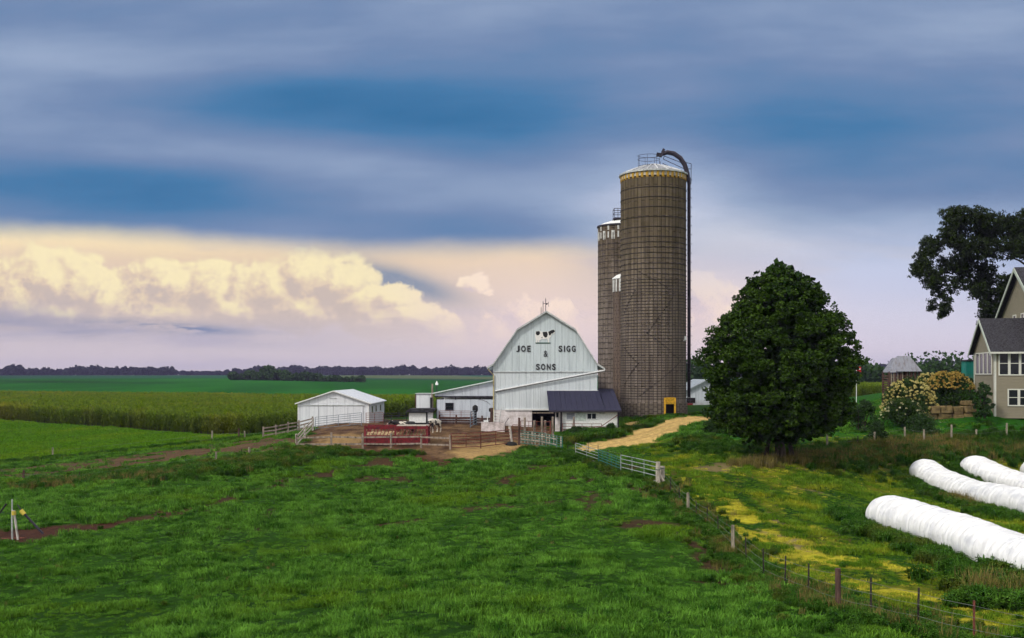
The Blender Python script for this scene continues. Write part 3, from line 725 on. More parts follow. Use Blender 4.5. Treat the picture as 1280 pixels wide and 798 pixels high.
def limb(mb,p,q,r0,r1,bend=.15,n=7):
    p=Vector(p);q=Vector(q);pts=[]
    off=Vector((random.uniform(-1,1),random.uniform(-1,1),random.uniform(-.3,.6)))*(q-p).length*bend
    for i in range(5):
        t=i/4; pts.append(p.lerp(q,t)+off*math.sin(PI*t))
    mb.tube(pts,r0,n,r1)
    return pts

def maple():
    b=at(975,576); W=12.4; t=thing('maple_tree','big dense dark green round maple beside the sandy driveway','tree',b)
    s=80/1300.*1.0
    H=(CZ+(470-329)*s)-b.z    # height of the top
    zz=lambda py: (CZ+(470-py)*s)-b.z
    prof=[(zz(545),2.2),(zz(540),3.5),(zz(529),4.5),(zz(500),5.3),(zz(455),5.45),(zz(428),5.05),(zz(405),4.45),(zz(380),3.55),(zz(361),2.5),(zz(350),1.6),(zz(343),.8)]
    def rough_(c,amt):
        a=np.arctan2(c[:,1],c[:,0]); k=1+amt*((fbm(a*1.7+20,c[:,2]*.45,3)-.5)*2)+ .10*((vnoise(a*4+9,c[:,2]*1.1)-.5)*2); c=c.copy(); c[:,:2]*=k[:,None]; return c
    cl=rough_(crown_clumps(prof,560,1.,.16),.11); rad=rng.uniform(.30,.85,len(cl))
    n0=len(cl); per=150
    d=rng.normal(size=(n0*per,3)); d/=np.linalg.norm(d,axis=1,keepdims=True); d*=(rng.random((n0*per,1))**.35); d[:,2]*=.62
    C=np.repeat(cl,per,0)+d*np.repeat(rad,per)[:,None]; tone=np.repeat(rng.random(n0),per)*.5+rng.random(n0*per)*.5
    fr=rough_(crown_clumps(prof,260,1.,.0),.12); fr[:,:2]*=1.05; C2,t2=foliage(fr,rng.uniform(.22,.42,len(fr)),30,.8)
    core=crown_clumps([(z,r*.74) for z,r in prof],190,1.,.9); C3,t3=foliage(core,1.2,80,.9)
    C=np.vstack([C,C2,C3]); tone=np.concatenate([tone,t2,t3*.4]); sz=np.concatenate([rng.uniform(.15,.27,len(C)-len(C3)),rng.uniform(.35,.6,len(C3))])  # inner leaves toned darker, the crown's inner shade put into their colour
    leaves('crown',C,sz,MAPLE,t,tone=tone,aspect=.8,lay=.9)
    tr=MB(); tr.tube([(0,0,-.3),(.05,0,.4),(0,.05,1.3),(.1,0,2.6),(0,0,4.4),(.1,.1,7.5)],[.62,.42,.36,.33,.26,.12],10)
    tr.build('trunk',M['bark'],t,smooth=True)
    st=MB(); st.tube([(-1.1,.2,-.2),(-.9,.1,1.2),(-.6,0,2.6),(-1.2,0,4.6)],[.2,.16,.13,.07],8); st.tube([(1.0,.1,-.2),(.8,.1,1.3),(.6,0,2.8),(1.3,.2,5)],[.22,.17,.13,.07],8)
    st.build('side_stem',M['bark'],t,smooth=True)
    for k in range(7):
        a=k*.9+.3; m=MB(); limb(m,(0,0,1.6+.45*k),(3.6*math.cos(a),3.6*math.sin(a),3.4+.9*k),.16,.04); m.build('limb',M['bark'],t,smooth=True)
maple()

def cottonwood():
    Y=118.; s=Y/F
    X=PX(1300,Y); b=Vector((X,Y,gz(X,Y))); t=thing('cottonwood_tree','tall ragged dark tree spreading behind the tan house','tree',b)
    lx=lambda px:(px-1294)*s; lz=lambda py:CZ+(470-py-13)*s-b.z
    tips=[(1150,325,1.3),(1146,322,.8),(1158,310,1.6),(1165,335,1.5),(1164,350,.9),(1170,366,.8),(1170,374,.5),(1168,368,.6),(1172,381,.3),(1163,292,1.4),(1172,285,1.4),(1184,262,1.8),(1196,258,1.9),(1212,263,1.9),(1225,268,1.7),(1232,280,1.8),
          (1200,280,1.9),(1190,300,1.6),(1180,318,1.5),(1205,300,1.8),(1215,320,1.9),(1222,300,1.8),(1200,340,1.3),(1210,352,1.2),(1225,345,1.6),(1237,330,1.8),(1240,360,1.7),(1233,378,1.2),(1240,388,1.1),(1226,388,.7),(1215,372,.8),
          (1250,300,1.8),(1252,270,1.6),(1262,262,1.4),(1268,275,1.6),(1280,262,1.9),(1290,275,1.8),(1275,300,1.7),(1262,290,1.2),(1300,300,2),(1320,280,2.2),(1310,262,1.6),(1340,300,2.2),(1350,330,2.2),(1330,340,2),
          (1248,385,1.3),(1256,366,1.5),(1262,340,1.5),(1245,345,1.6),(1178,345,.8),(1195,322,1.4),(1153,338,.8),(1155,300,.9)]
    C=[];T=[]
    tr=MB(); tr.tube([(0,0,-.3),(.1,0,4),(-.3,0,9),(-.2,0,13)],[.8,.6,.45,.3],10); tr.build('trunk',M['bark'],t,smooth=True)
    forks=[(-.3,0,8.5),(-.2,0,10.5),(0,0,12.5),(-.2,0,7.2)]
    nb=0
    for i,(px,py,r) in enumerate(tips):
        c=np.array((lx(px),rng.uniform(-2.2,2.2),lz(py)))
        nc=int(31*r*r)+16
        sub=c+np.clip(rng.normal(size=(nc,3)),-1.5,1.5)*np.array([.44,.6,.38 if r>1 else .7])*r
        Cc,tt=foliage(sub,rng.uniform(.22,.5,nc),20,.85)
        C.append(Cc);T.append(tt)
        if i%3==0 and r>=1.5 and px>1190:
            f=min(forks,key=lambda q:abs((q[2]-c[2])+3)); m=MB(); limb(m,f,tuple(c),.17,.03,.12); m.build('limb',M['bark'],t,smooth=True)
    C=np.vstack(C); leaves('crown',C,rng.uniform(.18,.36,len(C)),COTTON,t,tone=np.concatenate(T),aspect=.5,droop=.8)
cottonwood()

# ------------------------------------------------------------------ bushes
HYD=leaf_mat('hydrangea_leaves',(.016,.040,.010),(.055,.100,.022),.2)
def bush(name,label,cat,px,Y,wpx,hpx,m,n=9000,leaf=.16,flowers=None,depth=1.,group=None,base=None):
    s=Y/F; x=PX(px,Y); z=gz(x,Y) if base is None else PZ(base,Y)
    t=thing(name,label,cat,(x,Y,z),group=group)
    W=wpx*s/2; H=hpx*s
    cl=[]
    for i in range(60):
        a=rng.random()*2*PI; q=rng.random()**.5; zz=rng.random()
        r=W*q*math.sqrt(max(.05,1-(zz*.98)**2.2)); cl.append((r*math.cos(a),r*math.sin(a)*depth,H*zz*.9+.1))
    cl=np.array(cl); C,tone=foliage(cl,min(W,H)*rng.uniform(.18,.32,len(cl)),n//60,.9)
    C[:,2]=np.maximum(C[:,2],.0)
    leaves('foliage',C,rng.uniform(.6,1.3,len(C))*leaf,m,t,tone=tone,aspect=.7)
    st=MB()
    for i in range(6): st.tube([(random.uniform(-.3,.3)*W,random.uniform(-.2,.2)*W,-.1),(random.uniform(-.7,.7)*W,random.uniform(-.5,.5)*W,H*.8)],.035,5,.012)
    st.build('stems',M['bark'],t)
    if flowers:
        fm,nf,fs,zr=flowers; C=[];T=[]
        for i in range(nf):
            a=-PI*rng.random() if rng.random()<.8 else rng.random()*PI; zz=rng.uniform(*zr)
            r=W*(1.02)*math.sqrt(max(.03,1-(zz*.97)**2.2))*rng.uniform(.86,1.04)
            c=np.array((r*math.cos(a),r*math.sin(a)*depth,H*zz+.12)); k=26
            d=rng.normal(size=(k,3)); d/=np.linalg.norm(d,axis=1,keepdims=True); C.append(c+d*fs*rng.uniform(.6,1.2)*np.array([1,1,.8])); T.append(np.full(k,rng.random())*.7+rng.random(k)*.3)
        C=np.vstack(C); leaves('blossoms',C,fs*1.0,fm,t,tone=np.concatenate(T),aspect=.9)
    return t
CREAM=leaf_mat('cream_blossom',(.48,.45,.22),(.82,.80,.56),.2)
GOLD=leaf_mat('gold_blossom',(.30,.17,.03),(.68,.52,.14),.2)
GOLDCR=leaf_mat('gold_cream_blossom',(.46,.38,.08),(.80,.72,.34),.2)
ORNG=leaf_mat('russet_blossom',(.30,.13,.04),(.60,.42,.13),.2)
bush('hydrangea_bush','large hydrangea with yellow and cream blooms left of the stone wall, under the corn crib','bush',1136,100,72,46,HYD,13000,.16,(GOLDCR,260,.10,(.1,.98)),.8,base=522)
bush('hydrangea_bush','tallest hydrangea with russet and gold blooms above the stone retaining wall','bush',1186,102,70,45,HYD,14000,.16,(GOLD,260,.095,(.5,1.)),.8,base=511)
bush('hydrangea_bush','small golden hydrangea squeezed between the russet bush and the corn crib','bush',1160,104,44,42,HYD,8000,.16,(GOLDCR,130,.085,(.55,1.)),.8,base=510)
bush('hydrangea_bush','low hydrangea with white snowball blooms at the front of the flower bed','bush',1128,97,58,28,HYD,8000,.15,(CREAM,42,.085,(.1,.9)),.8,base=528)
bush('shrub','tall loose dark shrub against the corner of the tan house','shrub',1229,96.5,25,44,HEDGE,5200,.15,base=522)
bush('shrub','dark weedy shrub behind the berm fence, below the white snowball hydrangea','shrub',1151,94,46,26,HEDGE,4500,.14,base=546)
bush('shrub','small dark shrub by the thin post right of the big maple','shrub',1097,91,26,24,HEDGE,3200,.14,base=551)
bush('shrub','low dark bush at the foot of the maple, left of its trunk','shrub',893,97,30,18,HEDGE,3000,.13)
bush('shrub','leafy sapling thicket at the right edge of the maple crown','shrub',1078,96,36,40,HEDGE,5000,.16)
bush('shrub','low green shrub in front of the blue roofed lean-to','shrub',722,99,30,12,HEDGE,4000,.12)
bush('shrub','small green shrub by the right corner post of the lean-to','shrub',764,101,17,14,HEDGE,2200,.12)

def far_wood(name,label,px0,px1,Y0,Y1,h,n,leaf,m,skyline=None,base=0,cat='woods'):
    C=[];T=[]
    for i in range(n):
        f=rng.random(); px=px0+(px1-px0)*f; Y=Y0+(Y1-Y0)*f+rng.uniform(-.03,.03)*Y0
        x=PX(px,Y); z=gz(x,Y)
        hh=h*(skyline(f) if skyline else 1)*rng.uniform(.6,1.25); w=hh*rng.uniform(.35,.55)
        k=90; d=rng.normal(size=(k,3)); d/=np.linalg.norm(d,axis=1,keepdims=True); d*=rng.random((k,1))**.3
        c=np.array((x,Y,z+hh*.55)); C.append(c+d*np.array((w,w,hh*.5))); T.append(rng.random()*.6+rng.random(k)*.4)
    C=np.vstack(C); o=leaves(name,C,rng.uniform(.7,1.3,len(C))*leaf,m,tone=np.concatenate(T),aspect=.9,lay=.3)
    return tag(o,label,cat,kind='stuff')
wob=lambda f:.35+1.1*fbm(np.array([f*14.]),np.array([2.]),4)[0]
far_wood('far_woods','bluish distant woods along the horizon on the left',-60,215,1450,1500,10,300,3.6,FARWOOD,wob)
far_wood('far_woods','bluish distant woods on the skyline behind the barn lean-to',215,640,1700,1650,11.5,420,4.0,FARWOOD,lambda f:wob(f+.3)*(.55 if f<.16 else 1))
far_wood('far_woods','distant woods on the skyline right of the silos',840,1330,1250,1300,15,300,4.2,FARWOOD,wob)
far_wood('tree_belt','darker green tree belt at the back of the emerald field',288,455,650,620,4.2,260,1.7,HEDGE,lambda f:(.6+.8*math.sin(PI*min(1,f*1.25+.12)))*wob(f))
far_wood('tree_belt','low dark trees above the corn strip right of the maple',1062,1108,300,330,7.,46,1.1,HEDGE,lambda f:1.3-.7*f)
far_wood('tree_belt','low green trees between the corn crib and the teal tower',1138,1215,260,270,7.2,60,1.0,HEDGE,wob)
far_wood('tree_belt','small trees beside the white barn behind the silo',845,880,330,340,9,30,1.3,HEDGE,wob)

# ------------------------------------------------------------------ barn
def barn():
    Y=110.; s=Y/F; bz=gz(3.6,Y)-.15
    t=thing('barn','white gambrel roofed barn with black lettering and a cow emblem','barn',(0,Y,bz))
    z=lambda py: PZ(py,Y)-bz; X=lambda px: PX(px,Y)
    xl,xr=X(616.3),X(746.6)
    el=z(457); seam=z(465); low=z(512.5); D=26
    prof=[(xl,el),(X(646.4),z(413.5)),(X(682.7),z(391.5)),(X(719),z(413.5)),(xr,el)]
    g=MB(); g.prism([(xl-.02,seam),*prof,(xr+.02,seam)],-.05,.1); g.build('gable_wall',M['siding'],t)
    w=MB(); w.prism([(xl,low),(xl,seam),(xr,seam),(xr,low)],0,.15); w.build('wall',M['siding_low'],t)
    lw=MB(); lw.box(xl,0.02,0,X(665),.2,low); lw.build('base_wall',M['paintwall'],t,label='pinkish white painted masonry wall at the bottom'); lw=MB(); lw.box(X(694),0.02,0,xr,.2,low); lw.build('base_wall',M['paintwall'],t)
    sd=MB(); sd.box(xl,.2,0,xl+.15,D,el); sd.build('side_wall',M['sidingY'],t); sd=MB(); sd.box(xr-.15,.2,0,xr,D,el); sd.build('side_wall',M['sidingY'],t); sd=MB(); sd.prism([(xl,0),*prof,(xr,0)],D,D+.15); sd.build('back_wall',M['sidingY'],t)
    # dark room behind the opening
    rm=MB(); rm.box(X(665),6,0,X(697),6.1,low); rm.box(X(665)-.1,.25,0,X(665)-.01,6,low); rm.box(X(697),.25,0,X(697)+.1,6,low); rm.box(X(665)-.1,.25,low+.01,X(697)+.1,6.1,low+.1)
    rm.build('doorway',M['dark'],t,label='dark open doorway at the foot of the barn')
    hd=MB(); hd.box(X(665),-.03,z(517),X(692),.05,z(515.6)); hd.build('door_header',M['wood'],t)
    # roof
    out=[(X(608.8),z(459.5)),(X(616.3),z(455)),(X(646.4),z(411.6)),(X(682.7),z(389)),(X(719),z(411.6)),(xr,z(455)),(X(754.3),z(459.5))]
    off=.16; inn=[(a,b-off*1.25) for a,b in out]
    r=MB()
    for i in range(6):
        r.prism([out[i],out[i+1],inn[i+1],inn[i]],-.35,D+.3)
    r.build('roof',M['greyroof'],t)
    tr=MB()
    for i in range(6): 
        p,q=out[i],out[i+1]; tr.prism([(p[0],p[1]+.03),(q[0],q[1]+.03),(q[0],q[1]-.17),(p[0],p[1]-.17)],-.42,-.352)
    tr.build('rake_trim',M['gutter'],t)
    # seam, drip edge, gutters
    m=MB(); m.box(xl-.02,-.09,seam-.05,xr+.02,-.051,seam+.04); m.build('seam_flashing',M['gutter'],t)
    m=MB(); m.box(X(631),-.10,z(513.2),X(686.3),-.001,z(511.2)); m.build('drip_edge',M['white'],t)
    m=MB(); m.tube([(X(619),-.16,z(489)),(X(755.5),-.30,z(463.2))],.085,8); m.tube([(X(755.5),-.3,z(463.2)),(X(754.8),-.3,z(460))],.07,8); m.build('drain_pipe',M['whitetrim'],t,label='long pipe slanting across the front')
    m=MB(); m.tube([(X(619),-.09,z(490.2)),(X(755),-.2,z(464.6))],.035,6); m.build('lower_tube',M['steel'],t)  # thin dark tube along the drain pipe, just below it
    m=MB(); m.tube([(X(609.5),-.3,z(460)),(X(612),-.3,z(464)),(X(617),-.12,z(469)),(X(617),-.12,z(528))],.07,8); m.build('downspout',M['gutterdirty'],t)
    m=MB(); m.box(X(686.5),-.06,z(489.6),X(748),-.002,z(488.2)); m.build('flashing',M['white'],t)
    # lightning rods
    for px,h in ((676.5,384),(679,376.5),(682.3,373)):
        m=MB(); m.tube([(X(px),.2+random.random()*.5,z(392)),(X(px),.3,z(h))],.035,5); m.build('lightning_rod',M['steel'],t)
    m=MB(); m.beam((X(678.5),.3,z(379.5)),(X(686),.3,z(379)),.05); m.tube([(X(686),.3,z(383)),(X(685.6),.3,z(377))],.02,5); m.box(X(682.8),.27,z(381),X(684.4),.33,z(379)); m.build('weather_vane',M['steel'],t)
    # lettering, each letter a piece of its own
    def letter(ch,x0,x1,y0,y1):
        cu=bpy.data.curves.new('tmp','FONT'); cu.body=ch; cu.extrude=.02; cu.offset=.03 if ch!='&' else .004
        o=bpy.data.objects.new('tmp',cu); COL.objects.link(o); bpy.context.view_layer.update()
        me=bpy.data.meshes.new_from_object(o.evaluated_get(bpy.context.evaluated_depsgraph_get())); bpy.data.objects.remove(o)
        co=np.array([v.co[:] for v in me.vertices]); mn,mx=co.min(0),co.max(0); X0,X1,Z0,Z1=X(x0),X(x1),z(y1),z(y0)
        P=np.stack([(co[:,0]-mn[0])/(mx[0]-mn[0])*(X1-X0)+X0,(mx[2]-co[:,2])*1.-.11,(co[:,1]-mn[1])/(mx[1]-mn[1])*(Z1-Z0)+Z0],-1)
        me.vertices.foreach_set('co',P.astype(np.float32).ravel()); me.update(); me.materials.append(M['letter']); link('letter',me,t)
    y0,y1=432.3,440
    for ch,a,b in (('J',645.2,649.6),('O',651.4,657),('E',659,663.3)): letter(ch,a,b,y0,y1)
    for ch,a,b in (('S',698.2,702.8),('I',704.8,706.3),('G',708,712.8),('G',714.6,719.4)): letter(ch,a,b,y0,y1)
    letter('&',679.6,684.6,438.6,446.2)
    for ch,a,b in (('S',670,674.6),('O',676.2,681.6),('N',683.4,688.2),('S',690,694.6)): letter(ch,a,b,455,462.6)
    # cow emblem
    ex=lambda u:X(590+u/3.99); ez=lambda v:z(370+v/3.99)
    body=[(318,178),(330,175),(350,180),(372,178),(386,179),(393,172),(399,169),(402,173),(410,168),(414,172),(411,178),(414,185),(408,189),(401,187),(396,195),(392,206),(384,212),(383,222),(384,233),(379,233),(378,221),(374,213),(360,216),(348,215),(342,219),(336,222),(334,232),(328,232),(329,220),(325,224),(324,233),(318,233),(319,218),(315,205),(315,190)]
    e=MB(); e.prism([(ex(u),ez(v)) for u,v in body],-.085,-.052); em=e.build('emblem',M['cowwhite'],t,label='white and black painted cow facing right')
    for pl in ([(319,178),(336,176),(340,186),(334,196),(324,198),(318,190)],[(352,181),(374,179),(378,192),(374,206),(364,209),(355,198)],[(380,180),(393,173),(399,170),(410,170),(413,178),(404,186),(396,188),(391,197),(384,197)],[(344,208),(352,206),(350,212)]):
        m=MB(); m.prism([(ex(u),ez(v)) for u,v in pl],-.10,-.086); m.build('patch',M['cowblack'],em)
    m=MB(); m.prism([(ex(u),ez(v)) for u,v in [(315,233),(392,233),(390,238),(318,238)]],-.09,-.052); m.build('ground_line',M['embgreen'],em)
    return t
barn()

def leanto_right():
    Y=104.; bz=gz(8,Y)-.1; X=lambda px: PX(px,Y); z=lambda py: PZ(py,Y)-bz
    t=thing('milk_house','low white lean-to with a dark blue metal roof on the barn front','lean-to',(0,Y,bz))
    zt=PZ(488.6,109.9)-bz; ze=z(513.5)
    x0=X(701.5); x1=X(772)
    zr2=PZ(486.4,112)-bz
    r=MB(); r.prismx([(-.45,ze-.10),(-.45,ze+.02),(5.85,zt),(5.85,zt-.14)],PX(686.2,103.6),PX(749,109.7)); 
    r.prismx([(-.45,ze-.10),(-.45,ze+.02),(8.0,zr2),(8.0,zr2-.14)],PX(749,109.7)+.01,PX(776.9,103.6)); r.build('roof',M['blueroof'],t)
    f=MB(); f.box(PX(686.2,103.6),-.50,ze-.14,PX(776.9,103.6),-.452,ze+.03); f.build('fascia',M['steel'],t)
    w=MB(); w.box(x0+.15,0,0,x1,.15,ze-.02); w.build('wall',M['white'],t); w=MB(); w.prismx([(0.15,0),(0.15,ze),(8,zr2-.2),(8,0)],x1-.15,x1); w.build('end_wall',M['white'],t)
    w=MB(); w.box(X(694.2),.6,0,x0-.12,.7,ze-.02); ww=w.build('porch_wall',M['paintwall'],t); m=MB(); m.box(X(695.7),.56,z(522),X(698),.599,z(516.5)); m.build('window',M['glass'],t)
    p=MB(); p.box(x0-.12,-.3,0,x0+.10,-.1,ze); p.build('post',M['blackpost'],t,label='black corner post')
    m=MB(); m.box(x1-.02,-.06,0,x1+.12,.1,ze); m.build('corner_board',M['steel'],t)
    def win(px0,py0,px1,py1,gm,name='window',fm='whitetrim',bars=0):
        fr=MB(); a,b,c,d=X(px0),z(py1),X(px1),z(py0); k=.06
        fr.box(a,-.06,b,c,-.001,b+k); fr.box(a,-.06,d-k,c,-.001,d); fr.box(a,-.06,b+k,a+k,-.001,d-k); fr.box(c-k,-.06,b+k,c,-.001,d-k)
        for i in range(bars): xx=a+(c-a)*(i+1)/(bars+1); fr.box(xx-k/2,-.06,b+k,xx+k/2,-.001,d-k)
        o=fr.build(name,M[fm],t); g=MB(); g.box(a+k,-.03,b+k,c-k,-.003,d-k); g.build('pane',gm,o)
    win(707.6,515.5,719,525.5,ribbed('vent_shutter',(.32,.34,.38),(.22,.24,.27),'Z',.12,1.,lap=1),'shutter')
    m=MB(); m.box(X(719.3),-.04,z(526),X(732.5),-.001,z(516)); m.build('panel',mat('green_white_panel',(.55,.62,.57),.6),t)
    win(733.5,516.5,745.6,524.5,M['glass'],bars=1)
    m=MB(); m.box(X(749.5),-.12,z(517.4),X(756),-.001,z(514.5)); m.build('wall_vent',M['gutter'],t)  # small vent box on the wall
    m=MB(); m.beam((X(771.7),-.25,z(519)),(X(746),-.8,z(536)),.06); m.build('brace_pole',M['rust'],t)
    m=MB(); m.box(x0+.2,-.03,0,x1,-.001,.35); m.build('plinth',M['concrete'],t)
leanto_right()

def leanto_left():
    Y=112.; bz=gz(-5,Y)-.2; X=lambda px: PX(px,Y); z=lambda py: PZ(py,Y)-bz
    t=thing('cattle_shed','pale blue grey shed with a sloping roof joined to the left of the barn','shed',(0,Y,bz))
    xl=X(543.5); xr=-2.05; zb=z(496)
    zl=z(492.8); zr=z(477.5)
    u=MB(); u.prism([(xl,zb),(xl,zl),(xr,zr),(xr,zb)],0,.12); u.build('upper_wall',M['leanwall'],t)
    r=MB(); r.prism([(xl-.25,zl+.02),(xr,zr+.05),(xr,zr+.17),(xl-.25,zl+.12)],-.3,12); r.build('roof',M['shedroof'],t)
    b=MB(); b.box(xl,-.1,z(497),xr,-.002,z(495.2)); b.build('track_rail',M['steel'],t)
    lo=MB(); a,bb,c,d=X(556.7),z(513),X(566.9),z(503.7); top=z(499.6)
    x0=X(546); lo.box(x0,.02,0,a,.12,top); lo.box(c,.02,0,xr,.12,top); lo.box(a,.02,0,c,.12,bb); lo.box(a,.02,d,c,.12,top); lo.box(x0,.12,0,x0+.12,10,top); lo.build('wall',M['leanwall'],t)
    for px in (569.5,600): m=MB(); m.box(X(px)-.05,-.05,z(499.6),X(px)+.05,.02,zb); m.build('hanger',M['steel'],t)
    bk=MB(); bk.box(xl+.2,11,0,xr,11.1,zl-.1); bk.build('back_wall',M['white'],t)
    fr=MB(); k=.07; fr.box(a,-.05,bb,c,.01,bb+k); fr.box(a,-.05,d-k,c,.01,d); fr.box(a,-.05,bb+k,a+k,.01,d-k); fr.box(c-k,-.05,bb+k,c,.01,d-k); fr.box(a+k,-.04,(bb+d)/2-.03,c-k,.01,(bb+d)/2+.03)
    o=fr.build('window',M['steel'],t); g=MB(); g.box(a+k,.03,bb+k,c-k,.05,d-k); g.build('pane',M['glass'],o)
    m=MB(); m.tube([(X(602),-.12,z(500)),(X(608),-.15,z(502)),(X(613),-.15,z(506))],.02,5); m.build('cable',M['steel'],t)
    # small white box house at the far left of it
    Yb=113.; X=lambda px: PX(px,Yb); bz2=gz(-10,Yb)-.2; z=lambda py: PZ(py,Yb)-bz2
    t2=thing('feed_room','small white box shaped outbuilding between the open fields and the cattle shed','outbuilding',(0,Yb,bz2))
    m=MB(); m.box(X(520.3),0,0,X(539),3,z(492.8)); m.build('wall',M['shedwall'],t2)
    m=MB(); m.box(X(518.6),.05,0,X(520.2),3,z(493.6)); m.build('dark_side',M['darkwood'],t2)
    m=MB(); m.box(X(518.6),-.1,z(492.7),X(539.4),3.1,z(492)); m.build('roof',M['galv'],t2)
    Yc=109.; X=lambda px: PX(px,Yc); bz3=gz(-10,Yc)-.1; z=lambda py: PZ(py,Yc)-bz3
    t3=thing('calf_hutch','low white hutch with a dark flat roof behind the spotted calf','hutch',(0,Yc,bz3))
    m=MB(); m.prism([(X(506.5),z(515.4)),(X(512),z(511.4)),(X(543),z(511)),(X(541),z(515.4))],-.5,3); m.build('roof',M['shingle'],t3)
    m=MB(); m.box(X(511.5),-.1,0,X(534),2.6,z(515.5)); m.build('frame',M['blackpost'],t3)
    m=MB(); m.box(X(511.4),-.16,z(528.5),X(532.5),-.102,z(516.3)); m.build('front_panel',M['white'],t3)
    m=MB(); m.box(X(534.7),-.1,0,X(541),.1,z(516)); m.build('side_panel',M['whitetrim'],t3)
    Yd=112.; pz=gz(PX(540,Yd),Yd)
    t4=thing('utility_pole','slim weathered wooden pole standing by the small white outbuilding','pole',(PX(540,Yd),Yd,pz))
    m=MB(); m.tube([(0,0,-.2),(.05,0,PZ(480,Yd)-pz)],.14,8,.09); m.build('shaft',M['wood'],t4); m=MB(); m.box(-.2,-.15,1.2,.05,.1,PZ(497,Yd)-pz); m.build('meter_box',M['blackpost'],t4)
    Ye=116.; t5=thing('capped_vent','white capped vent on a thin mast above the emerald field, left of the barn','vent',(PX(546,Ye),Ye,gz(PX(546,Ye),Ye)))  # white-topped vent on a mast
    h=PZ(481.5,Ye)-t5.location.z
    m=MB(); m.tube([(0,0,0),(0,0,h)],.05,6); m.build('mast',M['steel'],t5)
    m=MB(); m.lathe([(.16,h),(.16,h+.22),(.06,h+.3),(.06,h+.42),(.01,h+.45)],12); m.build('cap',M['white'],t5)
leanto_left()

def white_shed():
    Y=118.; xl,xr=PX(372.5,Y),PX(461,Y); bz=min(gz(xl,Y),gz(xr,Y))-.15; z=lambda py: PZ(py,Y)-bz; X=lambda px:PX(px,Y)
    t=thing('machine_shed','white gabled shed with sliding doors standing left of the barnyard','shed',(0,Y,bz))
    he=z(504.2); ha=z(489.8); xm=X(417); D=14.2
    for d0,d1 in ((0,.12),(D-.12,D)): w=MB(); w.prism([(xl,0),(xl,he),(xm,ha),(xr,he),(xr,0)],d0,d1); w.build('gable_wall',M['shedwall'],t)
    for a,b in ((xl,xl+.1),(xr-.1,xr)): w=MB(); w.box(a,.12,0,b,D-.12,he); w.build('side_wall',M['shedside'],t)
    r=MB(); k=.12; r.prism([(xl-.3,he-.12),(xm,ha+.02),(xm,ha+.12),(xl-.3,he-.02)],-.25,D+.25); r.prism([(xm,ha+.02),(xr+.3,he-.12),(xr+.3,he-.02),(xm,ha+.12)],-.25,D+.25); r.build('roof',M['shedroof'],t)
    m=MB(); m.prism([(xl-.3,he-.14),(xm,ha-.0),(xm,ha+.13),(xl-.3,he-.0)],-.31,-.255); m.prism([(xm,ha-.0),(xr+.3,he-.14),(xr+.3,he-.0),(xm,ha+.13)],-.31,-.255); m.build('fascia',M['white'],t)
    m=MB(); m.box(X(379),-.12,z(507.6),X(455),-.002,z(506.2)); m.build('door_track',M['galv'],t)
    for a,b in ((379.5,398),(398.6,417),(417.4,434.6),(435.2,454)):
        m=MB(); m.box(X(a),-.07,.05,X(b),-.003,z(507.6)); m.build('sliding_door',M['shedwall'],t)
    m=MB(); m.box(X(412),-.04,z(498.6),X(421),-.002,z(497.8)); m.build('vent',M['galv'],t)
    for yy in (2.0,5.4,9.6):
        fr=MB(); a,b=he-1.25,he-.35; fr.box(xr+.001,yy,a,xr+.05,yy+1.3,a+.08); fr.box(xr+.001,yy,b-.08,xr+.05,yy+1.3,b); fr.box(xr+.001,yy,a+.08,xr+.05,yy+.08,b-.08); fr.box(xr+.001,yy+1.22,a+.08,xr+.05,yy+1.3,b-.08)
        o=fr.build('window',M['white'],t); g=MB(); g.box(xr+.001,yy+.08,a+.08,xr+.03,yy+1.22,b-.08); g.build('pane',M['glass'],o)
    for a,b in ((xl-.03,xl+.12),(xr-.12,xr+.03)): m=MB(); m.box(a,-.05,0,b,-.001,he-.1); m.build('corner_board',M['white'],t)
white_shed()

def back_barn():
    Y=158.; X=lambda px:PX(px,Y); bz=gz(X(880),Y)-.2; z=lambda py:PZ(py,Y)-bz
    t=thing('back_shed','small white gabled shed partly hidden between the big silo and the maple','shed',(0,Y,bz))
    xl,xr,xm=X(848),X(918),X(884); he,ha=z(494.5),z(476.5)
    m=MB(); m.prism([(xl,0),(xl,he),(xm,ha),(xr,he),(xr,0)],0,12); m.build('wall',M['leanwall'],t)
    m=MB(); m.prism([(xl-.4,he-.15),(xm,ha+.05),(xm,ha+.25),(xl-.4,he+.05)],-.4,12.4); m.prism([(xm,ha+.05),(xr+.4,he-.15),(xr+.4,he+.05),(xm,ha+.25)],-.4,12.4); m.build('roof',M['greyroof'],t)
    m=MB(); m.box(X(858),-.05,z(504),X(869),-.002,z(497.5)); m.build('opening',M['dark'],t)  # dark panel on the solid wall, the opening's shade put into its colour
    m=MB(); m.box(X(858),-.07,z(507),X(866),-.052,z(504.2)); m.build('door',M['redtube'],t)
back_barn()

